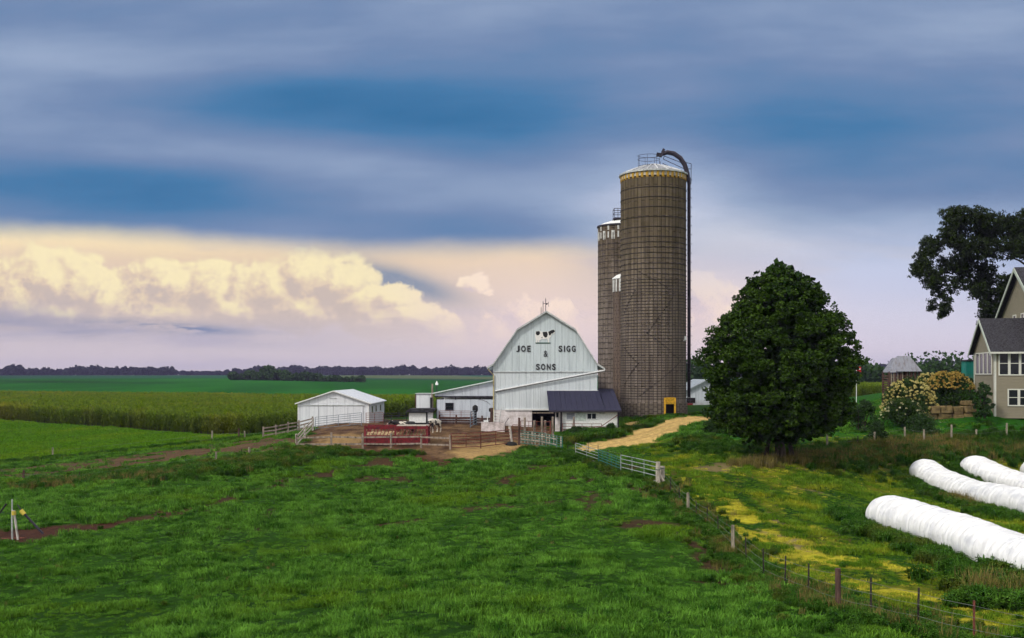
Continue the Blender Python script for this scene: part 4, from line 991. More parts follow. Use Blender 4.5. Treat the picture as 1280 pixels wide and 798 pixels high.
# ------------------------------------------------------------------ silos
def silos():
    top=srgb(96,80,52); 
    mbig=silo_mat('silo_staves_big',(.130,.105,.068),(.255,.215,.19),.50,3.6,24,2)
    msm=silo_mat('silo_staves_small',(.145,.115,.085),(.26,.225,.205),.62,1.3,24,4)
    stain=mat('hoop_steel',(.035,.028,.026),.7,var=.3)
    # tall one
    Y=124.; R=3.87; x=PX(816.6,Y); bz=gz(x,Y)-.2
    t=thing('silo','tallest dark brown stave silo with a yellow band, white ribbed dome and filler pipe','silo',(x,Y,bz))
    Yf=Y   # silhouette height is read at the axis distance
    z=lambda py:PZ(py,Yf)-bz
    zt=z(220.5)
    m=MB(); m.lathe([(R,z(503.5)),(R,zt-.7)],72); m.build('wall',mbig,t,smooth=True)
    # yellow band of alternate staves at the rim
    n=40
    w=2*R*math.sin(PI/n/2); h=w/2
    def stave(nm,m_,za,zb_,e0,e1,rr=.05):
        return MB().add([(R+d,e,q) for q in (za,zb_) for d in (-.1,rr) for e in (e0,e1)],[(0,1,3,2),(4,6,7,5),(0,4,5,1),(2,3,7,6),(0,2,6,4),(1,5,7,3)]).build(nm,m_,t)
    def ring(o,n,k0=0,st=1,scale=None):
        o.rotation_euler=(0,0,2*PI*k0/n)
        for k in range(k0+st,n,st): q=o.copy(); COL.objects.link(q); q.parent=t; q.rotation_euler=(0,0,2*PI*k/n+random.uniform(-.004,.004)); q.scale=(1,1,1)
    o_=stave('yellow_stave',M['bandyellow'],zt-.78,zt-.02,-h,h); ring(o_,n)
    MB().lathe([(R+.01,zt-.56),(R+.03,zt-.56),(R+.03,zt-.03),(R+.01,zt-.03)],72).build('pale_band',mat('pale_stave',(.42,.38,.32),.8,var=.3,scale=4),t)
    d=MB(); d.lathe([(R+.12,zt-.02),(R+.15,zt+.02),(R*.95,zt+.20),(R*.80,zt+.46),(R*.62,zt+.72),(R*.42,zt+1.0),(R*.22,zt+1.24),(.3,zt+1.33),(.01,zt+1.35)],40); dm=d.build('dome',mat('dome_grey',(.30,.31,.34),.5,.3,var=.35,scale=3),t)
    for k in range(20):
        a=2*PI*k/20; c,s_=math.cos(a),math.sin(a); m=MB()
        m.tube([((R+.1)*c,(R+.1)*s_,zt+.1),(R*.8*c,R*.8*s_,zt+.50),(R*.62*c,R*.62*s_,zt+.76),(R*.42*c,R*.42*s_,zt+1.04),(.3*c,.3*s_,zt+1.38)],.085,5); m.build('rib',M['galvwhite'],dm)
    m=MB(); m.lathe([(R+.06,zt-.06),(R+.22,zt-.06),(R+.22,zt+.12),(R+.06,zt+.12)],60); m.build('rim',M['galv'],t)
    # hoops: sparse near the top, dense below
    zs=[]; q=zt-1.9
    while q>z(500): zs.append(q); q-= (1.15 if q>zt-6.5 else .62 if q>zt-12 else .36 if q>zt-20 else .30)
    hm=MB().lathe([(R+.005,-.03),(R+.055,-.03),(R+.055,.03),(R+.005,.03)],72).build('hoop',stain,t,loc=(0,0,zs[0]))
    for q in zs[1:100]:
        c=hm.copy(); COL.objects.link(c); c.parent=t; c.location=(0,0,q)
    # tensioning lugs run in zigzag over the wall
    def lugs(ang0,ang1,za,zb):
        k=int(abs(za-zb)/.36)+2; pts=[]; m=MB(); r=R+.075
        for i in range(k):
            f=i/(k-1); a=math.radians(ang0+(ang1-ang0)*f); zz=za+(zb-za)*f; c,s_=math.cos(a),math.sin(a); pts.append((r*c,r*s_,zz))
            tx,ty=-s_*.12,c*.12; m.tube([(r*c-tx,r*s_-ty,zz),(r*c+tx,r*s_+ty,zz+.02)],.036,4)
        m.tube(pts,.013,4); m.build('lug_row',stain,t)
    for a in ((252,315,z(418),z(452)),(315,240,z(452),z(494)),(252,300,z(418),z(372)),(205,236,z(436),z(455)),(236,205,z(455),z(480)),(300,230,z(368),z(340)),(200,230,z(395),z(366))): lugs(*a)
    # base ring with yellow framed door
    RB=R+.16; zb=z(503.3)
    door=(830.2,843.6); ax=lambda px:math.asin(max(-1,min(1,((PX(px,Y-R*.9))-x)/RB)))
    a0,a1=ax(door[0])-PI/2,ax(door[1])-PI/2
    nseg=72; m=MB()
    for k in range(nseg):
        b0=a1+(2*PI-(a1-a0))*k/nseg; b1=a1+(2*PI-(a1-a0))*(k+1)/nseg
        m.add([(RB*math.cos(b),RB*math.sin(b),zz) for zz in (0,zb) for b in (b0,b1)]+[(R*math.cos(b),R*math.sin(b),zb) for b in (b0,b1)],[(0,1,3,2),(2,3,5,4)])
    m.build('base_ring',silo_mat('silo_base',(.20,.165,.135),(.16,.135,.115),.5,.5,3,0),t)
    p0=Vector((RB*math.cos(a0),RB*math.sin(a0),0)); p1=Vector((RB*math.cos(a1),RB*math.sin(a1),0)); dz=z(503.8); tp=z(496.6)
    m=MB(); up=Vector((0,0,1)); out=Vector((0,-.04,0))
    m.beam(p0+out,p0+out+up*tp,.22,.2); m.beam(p1+out,p1+out+up*tp,.22,.2); fr=m.build('door_frame',M['yellow'],t)
    m=MB(); m.beam(p0.lerp(p1,.08)+out*1.5+up*((dz+tp)/2),p1.lerp(p0,.08)+out*1.5+up*((dz+tp)/2),.14,tp-dz+.1); m.build('lintel',M['yellow'],t)
    m=MB(); m.add([p0+Vector((0,.5,0)),p1+Vector((0,.5,0)),p1+Vector((0,.5,dz)),p0+Vector((0,.5,dz))],[(0,1,2,3)]); 
    m.add([p0,p0+Vector((0,.5,0)),p0+Vector((0,.5,dz)),p0+up*dz],[(0,1,2,3)]); m.add([p1,p1+Vector((0,.5,0)),p1+Vector((0,.5,dz)),p1+up*dz],[(0,1,2,3)]); m.build('doorway',M['dark'],t)
    # railing on the dome
    m=MB(); c0=Vector((-.6,-.4,zt+.85)); 
    cir=lambda r,zz:[(c0.x+r*1.25*math.cos(2*PI*k/14),c0.y+r*math.sin(2*PI*k/14),zz) for k in range(15)]
    m.tube(cir(1.0,zt+1.1),.025,5); m.tube(cir(1.05,zt+1.9),.025,5); m.tube(cir(1.05,zt+2.35),.025,5)
    for k in range(7): a=2*PI*k/7; m.tube([(c0.x+1.3*math.cos(a),c0.y+1.05*math.sin(a),zt+.9),(c0.x+1.3*math.cos(a),c0.y+1.05*math.sin(a),zt+2.35)],.02,5)
    m.build('railing',M['steel'],t)
    # filler pipe
    fx=lambda px:PX(px,Y)-x; yy=-.8
    m=MB(); m.tube([(fx(826),yy,z(194.5)),(fx(833),yy,z(192.5)),(fx(841),yy,z(194)),(fx(849),yy,z(199.5)),(fx(854.5),yy,z(208)),(fx(858),yy,z(219)),(fx(859.8),yy,z(232)),(fx(860.2),yy,z(320)),(fx(860.2),yy,z(420)),(fx(860),yy,z(497))],[.26,.27,.28,.28,.28,.26,.2,.17,.17,.17],10); m.build('filler_pipe',M['steel'],t,smooth=True)
    m=MB(); m.beam((fx(824.5),yy,z(198)),(fx(828.5),yy,z(188.6)),.55,.28); m.beam((fx(819.5),yy,z(195)),(fx(826),yy,z(196)),.34,.4); m.build('spout_hood',M['steel'],t)
    m=MB(); 
    for p,q in (((829,197),(852,206)),((828,201),(856,214)),((827,206),(857,222)),((855,205),(862.5,206.5)),((862.5,206.5),(862.3,232)),((857,213),(862.5,213)),((824,204),(824,212)),((829,197),(828,201))):
        m.tube([(fx(p[0]),yy,z(p[1])),(fx(q[0]),yy,z(q[1]))],.04,5)
    m.build('pipe_brace',M['steel'],t)
    # ladder with cage beside the pipe
    m=MB(); lx0,lx1=fx(857.2),fx(862.3)
    m.tube([(lx0-.02,-1.4,z(503)),(lx0-.02,-1.4,z(225))],.035,5); m.tube([(lx0+.30,-1.4,z(503)),(lx0+.30,-1.4,z(225))],.035,5)
    q=z(500); k=0
    while q<z(228):
        m.tube([(lx0-.02,-1.4,q),(lx0+.3,-1.4,q)],.025,4)
        if k%3==0: m.tube([(lx0-.1,-1.35,q),(lx0+.1,-1.9,q),(lx1-.1,-1.9,q),(lx1+.02,-1.2,q)],.025,4)
        q+=.36; k+=1
    m.build('ladder',M['steel'],t)
    m=MB(); m.box(fx(849.3),-3.9,z(426.5),fx(851.5),-3.4,z(422)); m.tube([(fx(848),-3.6,z(427)),(fx(852),-3.6,z(427))],.06,5); m.build('lamp',M['galv'],t)
    # rim vegetation: a red flowering weed
    # second silo
    Y=137.; R=3.05; x=PX(747.3,Y)+R+.02; bz=gz(x,Y)-.2
    t=thing('silo','middle height grey brown stave silo with a row of white arches below its dome','silo',(x,Y,bz)); z=lambda py:PZ(py,Y)-bz
    zt=z(284)
    m=MB(); m.lathe([(R,0),(R,zt)],60); m.build('wall',msm,t,smooth=True)
    m=MB(); m.lathe([(R+.08,zt-.05),(R+.10,zt+.05),(R*.8,zt+.4),(R*.5,zt+.72),(R*.2,zt+.85),(.01,zt+.9)],36); m.build('dome',M['white'],t,smooth=True)
    m=MB(); m.lathe([(R+.03,zt-.1),(R+.14,zt-.1),(R+.14,zt+.08),(R+.03,zt+.08)],50); m.build('rim',M['steel'],t)
    wm=mat('silo_white',(.62,.62,.60),.7); w=.24
    def stave(nm,parts):
        m=MB()
        for za,zb_,e0,e1 in parts: m.add([(R+d,e,q) for q in (za,zb_) for d in (-.1,.035) for e in (e0,e1)],[(0,1,3,2),(4,6,7,5),(0,4,5,1),(2,3,7,6),(0,2,6,4),(1,5,7,3)])
        return m.build(nm,wm,t)
    def ring(o,n,k0=0,st=1):
        o.rotation_euler=(0,0,2*PI*k0/n)
        for k in range(k0+st,n,st): q=o.copy(); COL.objects.link(q); q.parent=t; q.rotation_euler=(0,0,2*PI*k/n)
    ring(stave('white_arch',((zt-1.9,zt-1.05,-w*.9,-w*.3),(zt-1.9,zt-1.05,w*.3,w*.9),(zt-1.052,zt-.8,-w*.9,w*.9))),28,1,2)
    ring(stave('white_stave',((zt-1.7,zt-.9,-w*.4,w*.4),)),28,0,2); ring(stave('white_stave',((zt-.7,zt-.15,-w*.5,w*.5),)),28,0,2)
    zs=np.arange(z(500),zt-2.2,.75); hm=MB().lathe([(R+.005,-.025),(R+.04,-.025),(R+.04,.025),(R+.005,.025)],60).build('hoop',stain,t,loc=(0,0,float(zs[0])))
    for q in zs[1:]: c=hm.copy(); COL.objects.link(c); c.parent=t; c.location=(0,0,float(q))
    m=MB(); fx=lambda px:PX(px,Y)-x
    for py in (263,268.5,274.5): m.tube([(fx(766.5),-1.5,z(py)),(fx(776),-1.5,z(py)),(fx(776),.2,z(py)),(fx(766.5),.2,z(py)),(fx(766.5),-1.5,z(py))],.04,5)
    for px in (766.5,771,776): m.tube([(fx(px),-1.5,z(283)),(fx(px),-1.5,z(263))],.035,5)
    m.tube([(fx(766.5),.2,z(283)),(fx(766.5),.2,z(263))],.035,5); m.box(fx(765.5),-1.6,z(276),fx(777),.3,z(275)); m.build('platform_cage',M['steel'],t)
    # third silo, shortest and narrow
    Y=130.2; R=1.75; x=PX(766,Y)+R+.02; bz=gz(x,Y)-.2
    t=thing('silo','shortest narrow silo with a white cap, squeezed between the two taller silos','silo',(x,Y,bz)); z=lambda py:PZ(py,Y)-bz
    zt=z(348.5)
    m=MB(); m.lathe([(R,0),(R,zt)],40); m.build('wall',silo_mat('silo_staves_third',(.13,.10,.08),(.20,.155,.13),.62,.9,20,4),t,smooth=True)
    m=MB(); m.lathe([(R+.1,zt-.1),(R+.1,zt+.02),(R*.75,zt+.42),(R*.35,zt+.66),(.01,zt+.75)],30); m.build('dome',M['white'],t,smooth=True)
    w=.13; o=MB().add([(R+d,e,q) for q in (zt-1.7,zt-.15) for d in (-.1,.045) for e in (-w,w)],[(0,1,3,2),(4,6,7,5),(0,4,5,1),(2,3,7,6),(0,2,6,4),(1,5,7,3)]).build('white_stripe',MATS['silo_white'],t)
    for k in range(1,20): q=o.copy(); COL.objects.link(q); q.parent=t; q.rotation_euler=(0,0,2*PI*k/20)
silos()

# ------------------------------------------------------------------ house
def house():
    th=math.radians(12); A=on(1243,98.); A.z-=.2
    t=thing('farmhouse','tan sided two storey house with white windows at the right edge','house',A,-th)
    W=8.4; Lg=16.; eave=PZ(436.5,98)-A.z; rid=PZ(399.3,101)-A.z+.1; xc=4.5; bx=.0
    # wing
    w=MB(); w.box(0,0,0,Lg,.15,eave); w.prismx([(0,0),(0,eave),(W/2,rid-.35),(W,eave),(W,0)],-.0,.15) ; w.box(0,W-.15,0,Lg,W,eave); w.build('wall',M['tan'],t)
    r=MB(); sl=(rid-eave)/(W/2); o=.55
    r.prismx([(-o,eave-sl*o),(-o,eave-sl*o+.16),(W/2,rid+.05),(W/2,rid-.12)],-.45,Lg+.3); r.prismx([(W+o,eave-sl*o),(W+o,eave-sl*o+.16),(W/2,rid+.05),(W/2,rid-.12)],-.45,Lg+.3); r.build('roof',M['shingle'],t)
    k=MB()
    for s_ in (0,1):
        a=-o if not s_ else W+o
        k.prismx([(a,eave-sl*o-.22),(a,eave-sl*o+.10),(W/2,rid+.0),(W/2,rid-.34)],-.52,-.452)
    k.build('barge_board',M['housetrimgreen'],t)
    g=MB(); g.box(-.5,-o-.1,eave-sl*o-.05,Lg+.3,-o-.001,eave-sl*o+.12); g.build('gutter',M['housetrim'],t)
    g=MB(); g.box(-.02,-o,eave-sl*o-.02,Lg,-.01,eave-sl*o+.0); g.build('soffit',M['housetrim'],t)
    c=MB(); c.box(-.03,-.04,0,.16,-.001,eave-.3); c.box(-.04,-.04,0,-.001,.16,eave-.3); c.box(-.04,W-.16,0,-.001,W,eave-.2); c.build('corner_board',M['housetrim'],t)
    def win(face,a0,a1,z0,z1,n=1,mid=True,parent=t,x=0.):
        gap=.1; wd=(a1-a0)/n
        for i in range(n):
            p,q=a0+wd*i,a0+wd*(i+1); fr=MB(); f=.11
            def bx_(u0,u1,w0,w1,d0,d1,mb):
                if face=='front': mb.box(u0,x-d1,w0,u1,x-d0,w1)
                else: mb.box(x-d1,u0,w0,x-d0,u1,w1)
            bx_(p,q,z0,z0+f,.002,.07,fr); bx_(p,q,z1-f,z1,.002,.07,fr); bx_(p,p+f,z0+f,z1-f,.002,.07,fr); bx_(q-f,q,z0+f,z1-f,.002,.07,fr)
            if mid: bx_(p+f,q-f,(z0+z1)/2-.03,(z0+z1)/2+.03,.002,.05,fr)
            o_=fr.build('window',M['housetrim'],parent); g_=MB(); bx_(p+f,q-f,z0+f,z1-f,.003,.02,g_); g_.build('pane',M['glass'],o_)
    zz=lambda py,Y=98.:PZ(py,Y)-A.z
    win('front',.35,4.1,zz(469.6),zz(439.3),4)
    win('front',1.15,3.1,zz(507.8),zz(486.2),2)
    win('side',.9,7.6,zz(468.5,101),zz(440.5,101),4,False)
    win('front',6,9,zz(469.6),zz(439.3),3)
    # main block, taller, set back
    u=4.; c0=7.2; hw=7.4; pk=PZ(332.5,102.5)-A.z; ev=PZ(396,109)-A.z
    m=MB(); m.prismx([(c0-hw,0),(c0-hw,ev),(c0,pk-.4),(c0+hw,ev),(c0+hw,0)],u,u+12); m.build('upper_wall',M['tan'],t)
    sl=(pk-ev)/hw; o=.5
    r=MB()
    for sg in (-1,1): r.prismx([(c0+sg*(hw+o),ev-sl*o),(c0+sg*(hw+o),ev-sl*o+.18),(c0,pk+.05),(c0,pk-.15)],u-.5,u+12.4)
    r.build('upper_roof',M['shingle'],t)
    r=MB()
    for sg in (-1,1): r.prismx([(c0+sg*(hw+o),ev-sl*o-.26),(c0+sg*(hw+o),ev-sl*o+.12),(c0,pk+.0),(c0,pk-.42)],u-.58,u-.502)
    r.build('upper_barge_board',M['housetrimgreen'],t)
    win('side',5.4,6.6,PZ(406,103)-A.z,PZ(391.5,103)-A.z,1,True,t,u); win('side',8.4,9.6,PZ(406,103)-A.z,PZ(391.5,103)-A.z,1,True,t,u)
    Y=112.; x=PX(1212,Y); bz=gz(x,Y)
    t2=thing('teal_tower','upright teal boarded shed with a dark cap showing left of the house','shed',(x,Y,bz))
    h=PZ(451.5,Y)-bz
    m=MB(); m.box(-.62,-.6,0,1.5,.6,h); m.build('wall',M['teal'],t2); m=MB(); m.box(-.75,-.7,h,1.6,.7,h+.12); m.build('roof',M['steel'],t2)
    bush('climbing_shrub','narrow dark conifer in front of the teal boards beside the house','shrub',1214,105.5,9,28,HEDGE,1500,.16,base=500)
house()

def crib():
    Y=108.; X0=PX(1127.5,Y); bz=gz(X0,Y)-.25
    t=thing('corn_crib','open slatted corn crib with a worn grey metal roof above the flower bed','corn crib',(X0,Y,bz))
    X=lambda px:PX(px,Y)-X0; z=lambda py:PZ(py,Y)-bz
    e=z(464.5); rt=z(446); xa,xb=X(1106.5),X(1151.5); D=1.9
    # hipped metal roof, the left third an older lower lean
    def roofpiece(x0,x1,r0,r1,zt,ze,y0,y1):
        m=MB(); ym=(y0+y1)/2
        m.add([(x0,y0,ze),(x1,y0,ze),(x1,y1,ze),(x0,y1,ze),(r0,ym-.3,zt),(r1,ym-.3,zt),(r1,ym+.3,zt),(r0,ym+.3,zt)],[(0,1,5,4),(1,2,6,5),(2,3,7,6),(3,0,4,7),(4,5,6,7),(3,2,1,0)]); return m
    roofpiece(X(1119),xb,X(1127),X(1140),z(445),e,-.3,D+.3).build('roof',M['cribroof'],t)
    roofpiece(X(1111.5),X(1126),X(1121),X(1128),z(447.2),e-.1,-.2,D+.2).build('lower_roof',M['cribroof'],t)
    for i,px in enumerate((1112,1119,1126,1133,1139,1144,1149)):
        for yy in (0,D):
            m=MB(); m.box(X(px)-.09,yy-.08,0,X(px)+.09,yy+.08,e); m.build('post',M['darkwood'],t)
    m=MB()
    for q in np.arange(.25,e-.5,.26):
        m.box(X(1112),-.03,q,X(1138),.03,q+.13); m.box(X(1112),D-.03,q,X(1143),D+.03,q+.13); m.box(X(1112)-.03,0,q,X(1112)+.03,D,q+.13)
    m.build('slats',M['darkwood'],t)
    m=MB()
    for px in (1114,1117,1122,1128,1134): m.box(X(px)-.05,-.08,.1,X(px)+.05,-.031,e-.1)
    m.build('battens',M['wood'],t)
crib()

def stonewall():
    Y=98.5; x=PX(1190,Y); z0=PZ(526.5,Y)
    t=thing('retaining_wall','rough yellow limestone block wall below the russet hydrangea','wall',(x,Y,z0))
    X=lambda px:PX(px,Y)-x; z=lambda py:PZ(py,Y)-z0
    blocks=[(1162,1172.5,517,508),(1174,1189.5,516.5,507.5),(1191,1203,518,508.6),(1204.5,1218,516,508),(1160,1170,526,517.5),(1171,1189,525.5,517.3),(1190,1202,527,518.6),(1203.5,1217,527,517),(1206,1217,507.2,501)]
    for i,(a,b,c,d) in enumerate(blocks):
        m=MB(); n=5; x0,x1,y0,y1=X(a),X(b),z(c)-.15*(c>525),z(d)
        vs=[];fs=[]
        dd=(i%3)*.12
        m.box(x0,-.5+dd,y0,x1,1.2,y1); o=m.build('block',M['stone'],t)
        bm=o.modifiers.new('bevel','BEVEL'); bm.width=.09; bm.segments=3
        for v in o.data.vertices: v.co.x+=random.uniform(-.05,.05); v.co.z+=random.uniform(-.05,.05); v.co.y+=random.uniform(-.08,.08)
    m=MB(); m.box(X(1168),-1.3,z(527.5)-.15,X(1200),-.5,z(527)); m.build('kerb',M['concrete'],t)
stonewall()

# ------------------------------------------------------------------ silage bags
def bag(label,px0,Y0,X1,Y1,w,h,hump=2.1):
    p0=Vector((PX(px0,Y0)+w/2,Y0,0)); p1=Vector((X1,Y1,0)); Ln=(p1-p0).length; d=(p1-p0)/Ln; s_=Vector((-d.y,d.x,0))
    n=int(Ln/.09); k=30; V=[];Fc=[]
    for i in range(n+1):
        u=i*Ln/n; c=p0+d*u; g=gz(c.x,c.y)-.12
        e=min(1,u/1.5); e=math.sqrt(max(0,1-(1-e)**2)); e=.12+.88*e
        ph=u/hump+.35*math.sin(u*.6); fr_=(u/1.15+.18*math.sin(u*.8+px0))%1-.5; bul=1-.045*math.exp(-(fr_/.07)**2)+.022*math.cos(fr_*PI)+.015*math.sin(u*.9+px0)
        hh=h*e*bul; ww=w/2*(.35+.65*e)*bul*(1+.03*math.sin(u*.5))
        for j in range(k):
            a=PI*1.25*(j/(k-1))-PI*.125
            yy=math.cos(a)*ww; zz=hh*(.42+.58*math.sin(a))
            wr=1+.010*math.sin(5*a+u*3.3)+.008*math.sin(u*9+a*2)+.006*math.sin(11*a+u*1.3)
            q=c+s_*yy*wr; V.append((q.x-p0.x,q.y-p0.y,g+zz*wr))
        if i:
            for j in range(k-1): b=i*k+j; Fc.append((b-k,b-k+1,b+1,b))
    m=MB(); m.v=V; m.f=Fc+[tuple(range(k))]
    o=m.build('silage_bag',M['bag'],None,(p0.x,p0.y,0),smooth=True)
    tag(o,label,'silage bag','white silage bags lying in the grass')
    return o
bag('nearest white plastic silage bag, the long one beside the wire fence',1073,60.5,22.9,33.,2.5,1.85)
bag('second white silage bag, starting left of the others behind the nearest one',1132,82,30.6,52,2.3,1.6,1.7)
bag('third white silage bag, lying just behind the second one',1193,85.5,39.2,60,2.4,1.55,1.8)
bag('farthest white silage bag, only its end showing at the right edge of the photo',1264.5,86,48.5,70,2.4,1.7,1.8)

# ------------------------------------------------------------------ fences and gates
def gate(name,label,p,q,h,n,m,cat='gate',r=.028,braces=2,base=.15,group=None,loop=False):
    p=Vector(p); q=Vector(q); t=thing(name,label,cat,p,group=group); d=q-p; up=Vector((0,0,1))
    for i in range(n):
        zz=base+(h-base)*(i/(n-1))**.9; mb=MB(); mb.tube([up*zz,d+up*zz],r,6); mb.build('rail',m,t)
    for i in range(braces+2):
        f=i/(braces+1); mb=MB(); mb.tube([d*f+up*(base if 0<f<1 else -.05),d*f+up*h],r*(1.2 if f in(0,1) else .9),6); mb.build('upright',m,t)
    return t
def post(mb,h,r,lean=(0,0),n=7): mb.tube([(0,0,-.25),(lean[0],lean[1],h)],r,n,r*.9)
def rail_fence(name,label,pts,h,rails,wm,pm,cat='fence',w=.14,tk=.05,postr=.10,group=None,extra=.15):
    P=[Vector(p) for p in pts]; t=thing(name,label,cat,P[0],group=group)
    for p in P:
        m=MB(); q=p-P[0]; m.tube([q-Vector((0,0,.3)),q+Vector((random.uniform(-.05,.05),0,h+extra*random.uniform(.4,1.2)))],postr,7,postr*.9); m.build('post',pm,t)
    for a,b in zip(P[:-1],P[1:]):
        for zz in rails:
            m=MB(); j=random.uniform(-.04,.04); m.beam(a-P[0]+Vector((0,-postr,zz+j)),b-P[0]+Vector((0,-postr,zz-j)),tk,w); m.build('rail',wm,t)
    return t

def yard():
    # weathered board fence in front of the red bunk
    P=[at(a,b) for a,b in ((371,561),(414,560),(453.5,560.5),(489,560),(526.7,560),(563,562))]
    rail_fence('board_fence','weathered board fence along the front of the yard before the red feed bunk',P,1.15,(.35,.95),M['wood'],M['wood'])
    rail_fence('board_fence','pale board fence running up to the white machine shed',[at(371,560),at(381,548),at(391,538)],1.15,(.3,.65,1.0),M['palewood'],M['whitepost'])
    rail_fence('board_fence','pale three rail fence left of the machine shed',[on(391,113),on(374,112.5),on(360,112),on(345,111.5),on(329.5,111)],1.2,(.35,.75,1.12),M['wood'],M['wood'])
    # grey tube gates in front of the shed
    gate('tube_gate','long blue grey tube gate right in front of the white machine shed',on(394,110),on(452,110),1.35,6,M['greymetal'],braces=3)
    gate('tube_gate','reddish tube gate at the right corner of the white machine shed',on(457.5,109),on(479,109),1.35,6,M['rust'],braces=1)
    gate('tube_gate','dark tube gate between the machine shed and the low hutch',on(480,109.5),on(508,110),1.25,5,M['steel'],braces=2)
    gate('tube_gate','grey topped tube gate along the dirt bank below the cattle shed window',on(549,109.5),on(590,109.3),1.45,4,M['rust'],braces=2,base=.8)
    rail_fence('plank_barrier','dark stained plank barrier below the cattle shed wall',[on(549,110.2),on(570,110.1),on(589,110),on(603,110),on(614,110)],.85,(.15,.4,.65),M['darkwood'],M['darkwood'],w=.2)
    gate('swung_gate','blue grey tube gate swung open toward the yard, seen nearly edge on',on(588,105.5),on(595.5,109),1.55,6,M['greymetal'],r=.04,braces=1)
    b=on(594,108.8); t=thing('rubber_capped_post','black post with a thick rubber cap behind the swung blue grey gate','post',b)
    m=MB(); post(m,1.55,.12); m.build('shaft',M['blackpost'],t); m=MB(); m.lathe([(.24,1.4),(.30,1.6),(.28,1.95),(.12,2.1),(.01,2.12)],12); m.build('cap',M['tyre'],t,smooth=True)
    b=on(614.5,108.6); t=thing('barn_corner_post','thick dark wooden post at the left corner of the barn','post',b)
    m=MB(); m.tube([(0,0,-.2),(0,0,1.9)],.17,8,.15); m.build('shaft',M['darkwood'],t); m=MB(); m.box(-.28,-.1,1.5,.12,.1,1.85); m.build('bracket',M['blackpost'],t)
    b=on(609.3,107); t=thing('white_post','short white plastic post left of the trough','post',b); m=MB(); post(m,1.05,.055); m.build('shaft',M['white'],t); m=MB(); m.box(-.35,-.05,0.05,.2,.05,.2); m.build('foot',M['white'],t)
    # steps by the barn corner
    b=on(617.5,108.4); t=thing('barn_steps','white steps with a pole handrail at the left end of the barn','steps',b)
    for i in range(5): m=MB(); m.box(0,-.3+.12*i,.22+.3*i,.62,.0+.12*i,.30+.3*i); m.build('tread',M['white'],t)
    m=MB(); m.beam((0,-.3,0),(.0,.25,1.75),.06); m.build('stringer',M['whitetrim'],t)
    m=MB(); m.tube([(.50,-.4,.1),(.62,-.4,.9),(.82,-.3,2.05)],.04,6); m.build('handrail',M['galv'],t)
    # trough
    a=on(601.3,102.2); t=thing('water_trough','pinkish white concrete water trough beside the barn corner','trough',a)
    Lx=PX(631,102.2)-a.x; hh=.85
    m=MB(); o=.12; m.add([(0,0,-.1),(Lx,-.2,-.1),(Lx,.9,-.1),(0,1.1,-.1),(0,0,hh),(Lx,-.2,hh*.93),(Lx,.9,hh*.93),(0,1.1,hh)],[(0,3,2,1),(0,1,5,4),(1,2,6,5),(2,3,7,6),(3,0,4,7)])
    m.add([(0,0,hh),(Lx,-.2,hh*.93),(Lx,.9,hh*.93),(0,1.1,hh),(o,o,hh),(Lx-o,o-.2,hh*.93),(Lx-o,.9-o,hh*.93),(o,1.1-o,hh)],[(0,1,5,4),(1,2,6,5),(2,3,7,6),(3,0,4,7)])
    m.add([(o,o,hh-.15),(Lx-o,o-.2,hh-.2),(Lx-o,.9-o,hh-.2),(o,1.1-o,hh-.15)],[(0,1,2,3)]); m.build('tub',M['tank'],t)
    m=MB(); m.box(.25,.2,hh-.05,.7,.6,hh+.16); m.build('float_cover',M['white'],t)
    m=MB(); m.tube([(Lx,-.1,0),(Lx+.02,-.1,.75),(Lx+.38,-.1,1.25)],.045,6); m.build('lever',M['steel'],t)
    # red feed bunk
    a=at(453.8,560.5)+Vector((0,1.3,0)); t=thing('feed_bunk','red slant bar feed bunk on legs filled with hay','feeder',(a.x,a.y,gz(a.x,a.y)))
    Lx=PX(533.8,a.y)-a.x; H=PZ(532,a.y)-t.location.z; D=2.2; mid=H*.50
    m=MB(); m.box(0,0,.12,Lx,.06,mid*.92); m.build('side_panel',M['red'],t); m=MB(); m.box(0,D,.12,Lx,D+.06,mid*.92); m.build('side_panel',M['red'],t)
    m=MB(); m.box(0,.06,.12,.06,D,mid*.92); m.box(Lx-.06,.06,.12,Lx,D,mid*.92); m.build('end_panel',M['red'],t)
    for yy in (-.03,D+.03):
        m=MB(); m.box(-.08,yy-.05,H-.32,Lx+.08,yy+.05,H-.06); m.build('top_rail',M['red'],t)
        m=MB(); m.box(-.05,yy-.04,mid*.92,Lx+.05,yy+.04,mid*.92+.10); m.build('middle_rail',M['red'],t)
        for i in range(17):
            f=i/17; m=MB(); m.beam((Lx*f+.02,yy,mid),(Lx*(f+.045),yy,H-.3),.05); m.build('slant_bar',M['redtube'],t)
    for xx in (0,Lx*.49,Lx):
        for yy in (-.06,D+.06): m=MB(); m.box(xx-.09,yy-.05,-.05,xx+.09,yy+.05,H); m.build('upright',M['redtube'],t)
    m=MB(); n=24; vs=[];fs=[]
    for i in range(n+1):
        for j in range(6):
            vs.append((.1+(Lx-.2)*i/n,.1+(D-.2)*j/5,mid*.72+.5*math.sin(PI*(j+.5)/6)+random.uniform(-.12,.12)))
    for i in range(n):
        for j in range(5): k=i*6+j; fs.append((k,k+6,k+7,k+1))
    m.add(vs,fs); m.build('hay',M['hay'],t)
    m=MB(); m.box(Lx*.50,.1,H-.14,Lx+.05,D-.1,H-.02); m.build('cover_board',M['palewood'],t)
    # rusty gates at the front right of the yard
    ga=at(564,562); gb=at(601,560.5); gc=at(638,556)
    gate('tube_gate','rusty five bar gate at the yard front, left one beside the board fence end post',ga,gb,1.35,5,M['rust'],r=.042,braces=1)
    gate('tube_gate','rusty five bar gate at the yard front, right one hung on the white post',gb,gc,1.35,5,M['rust'],r=.042,braces=1)
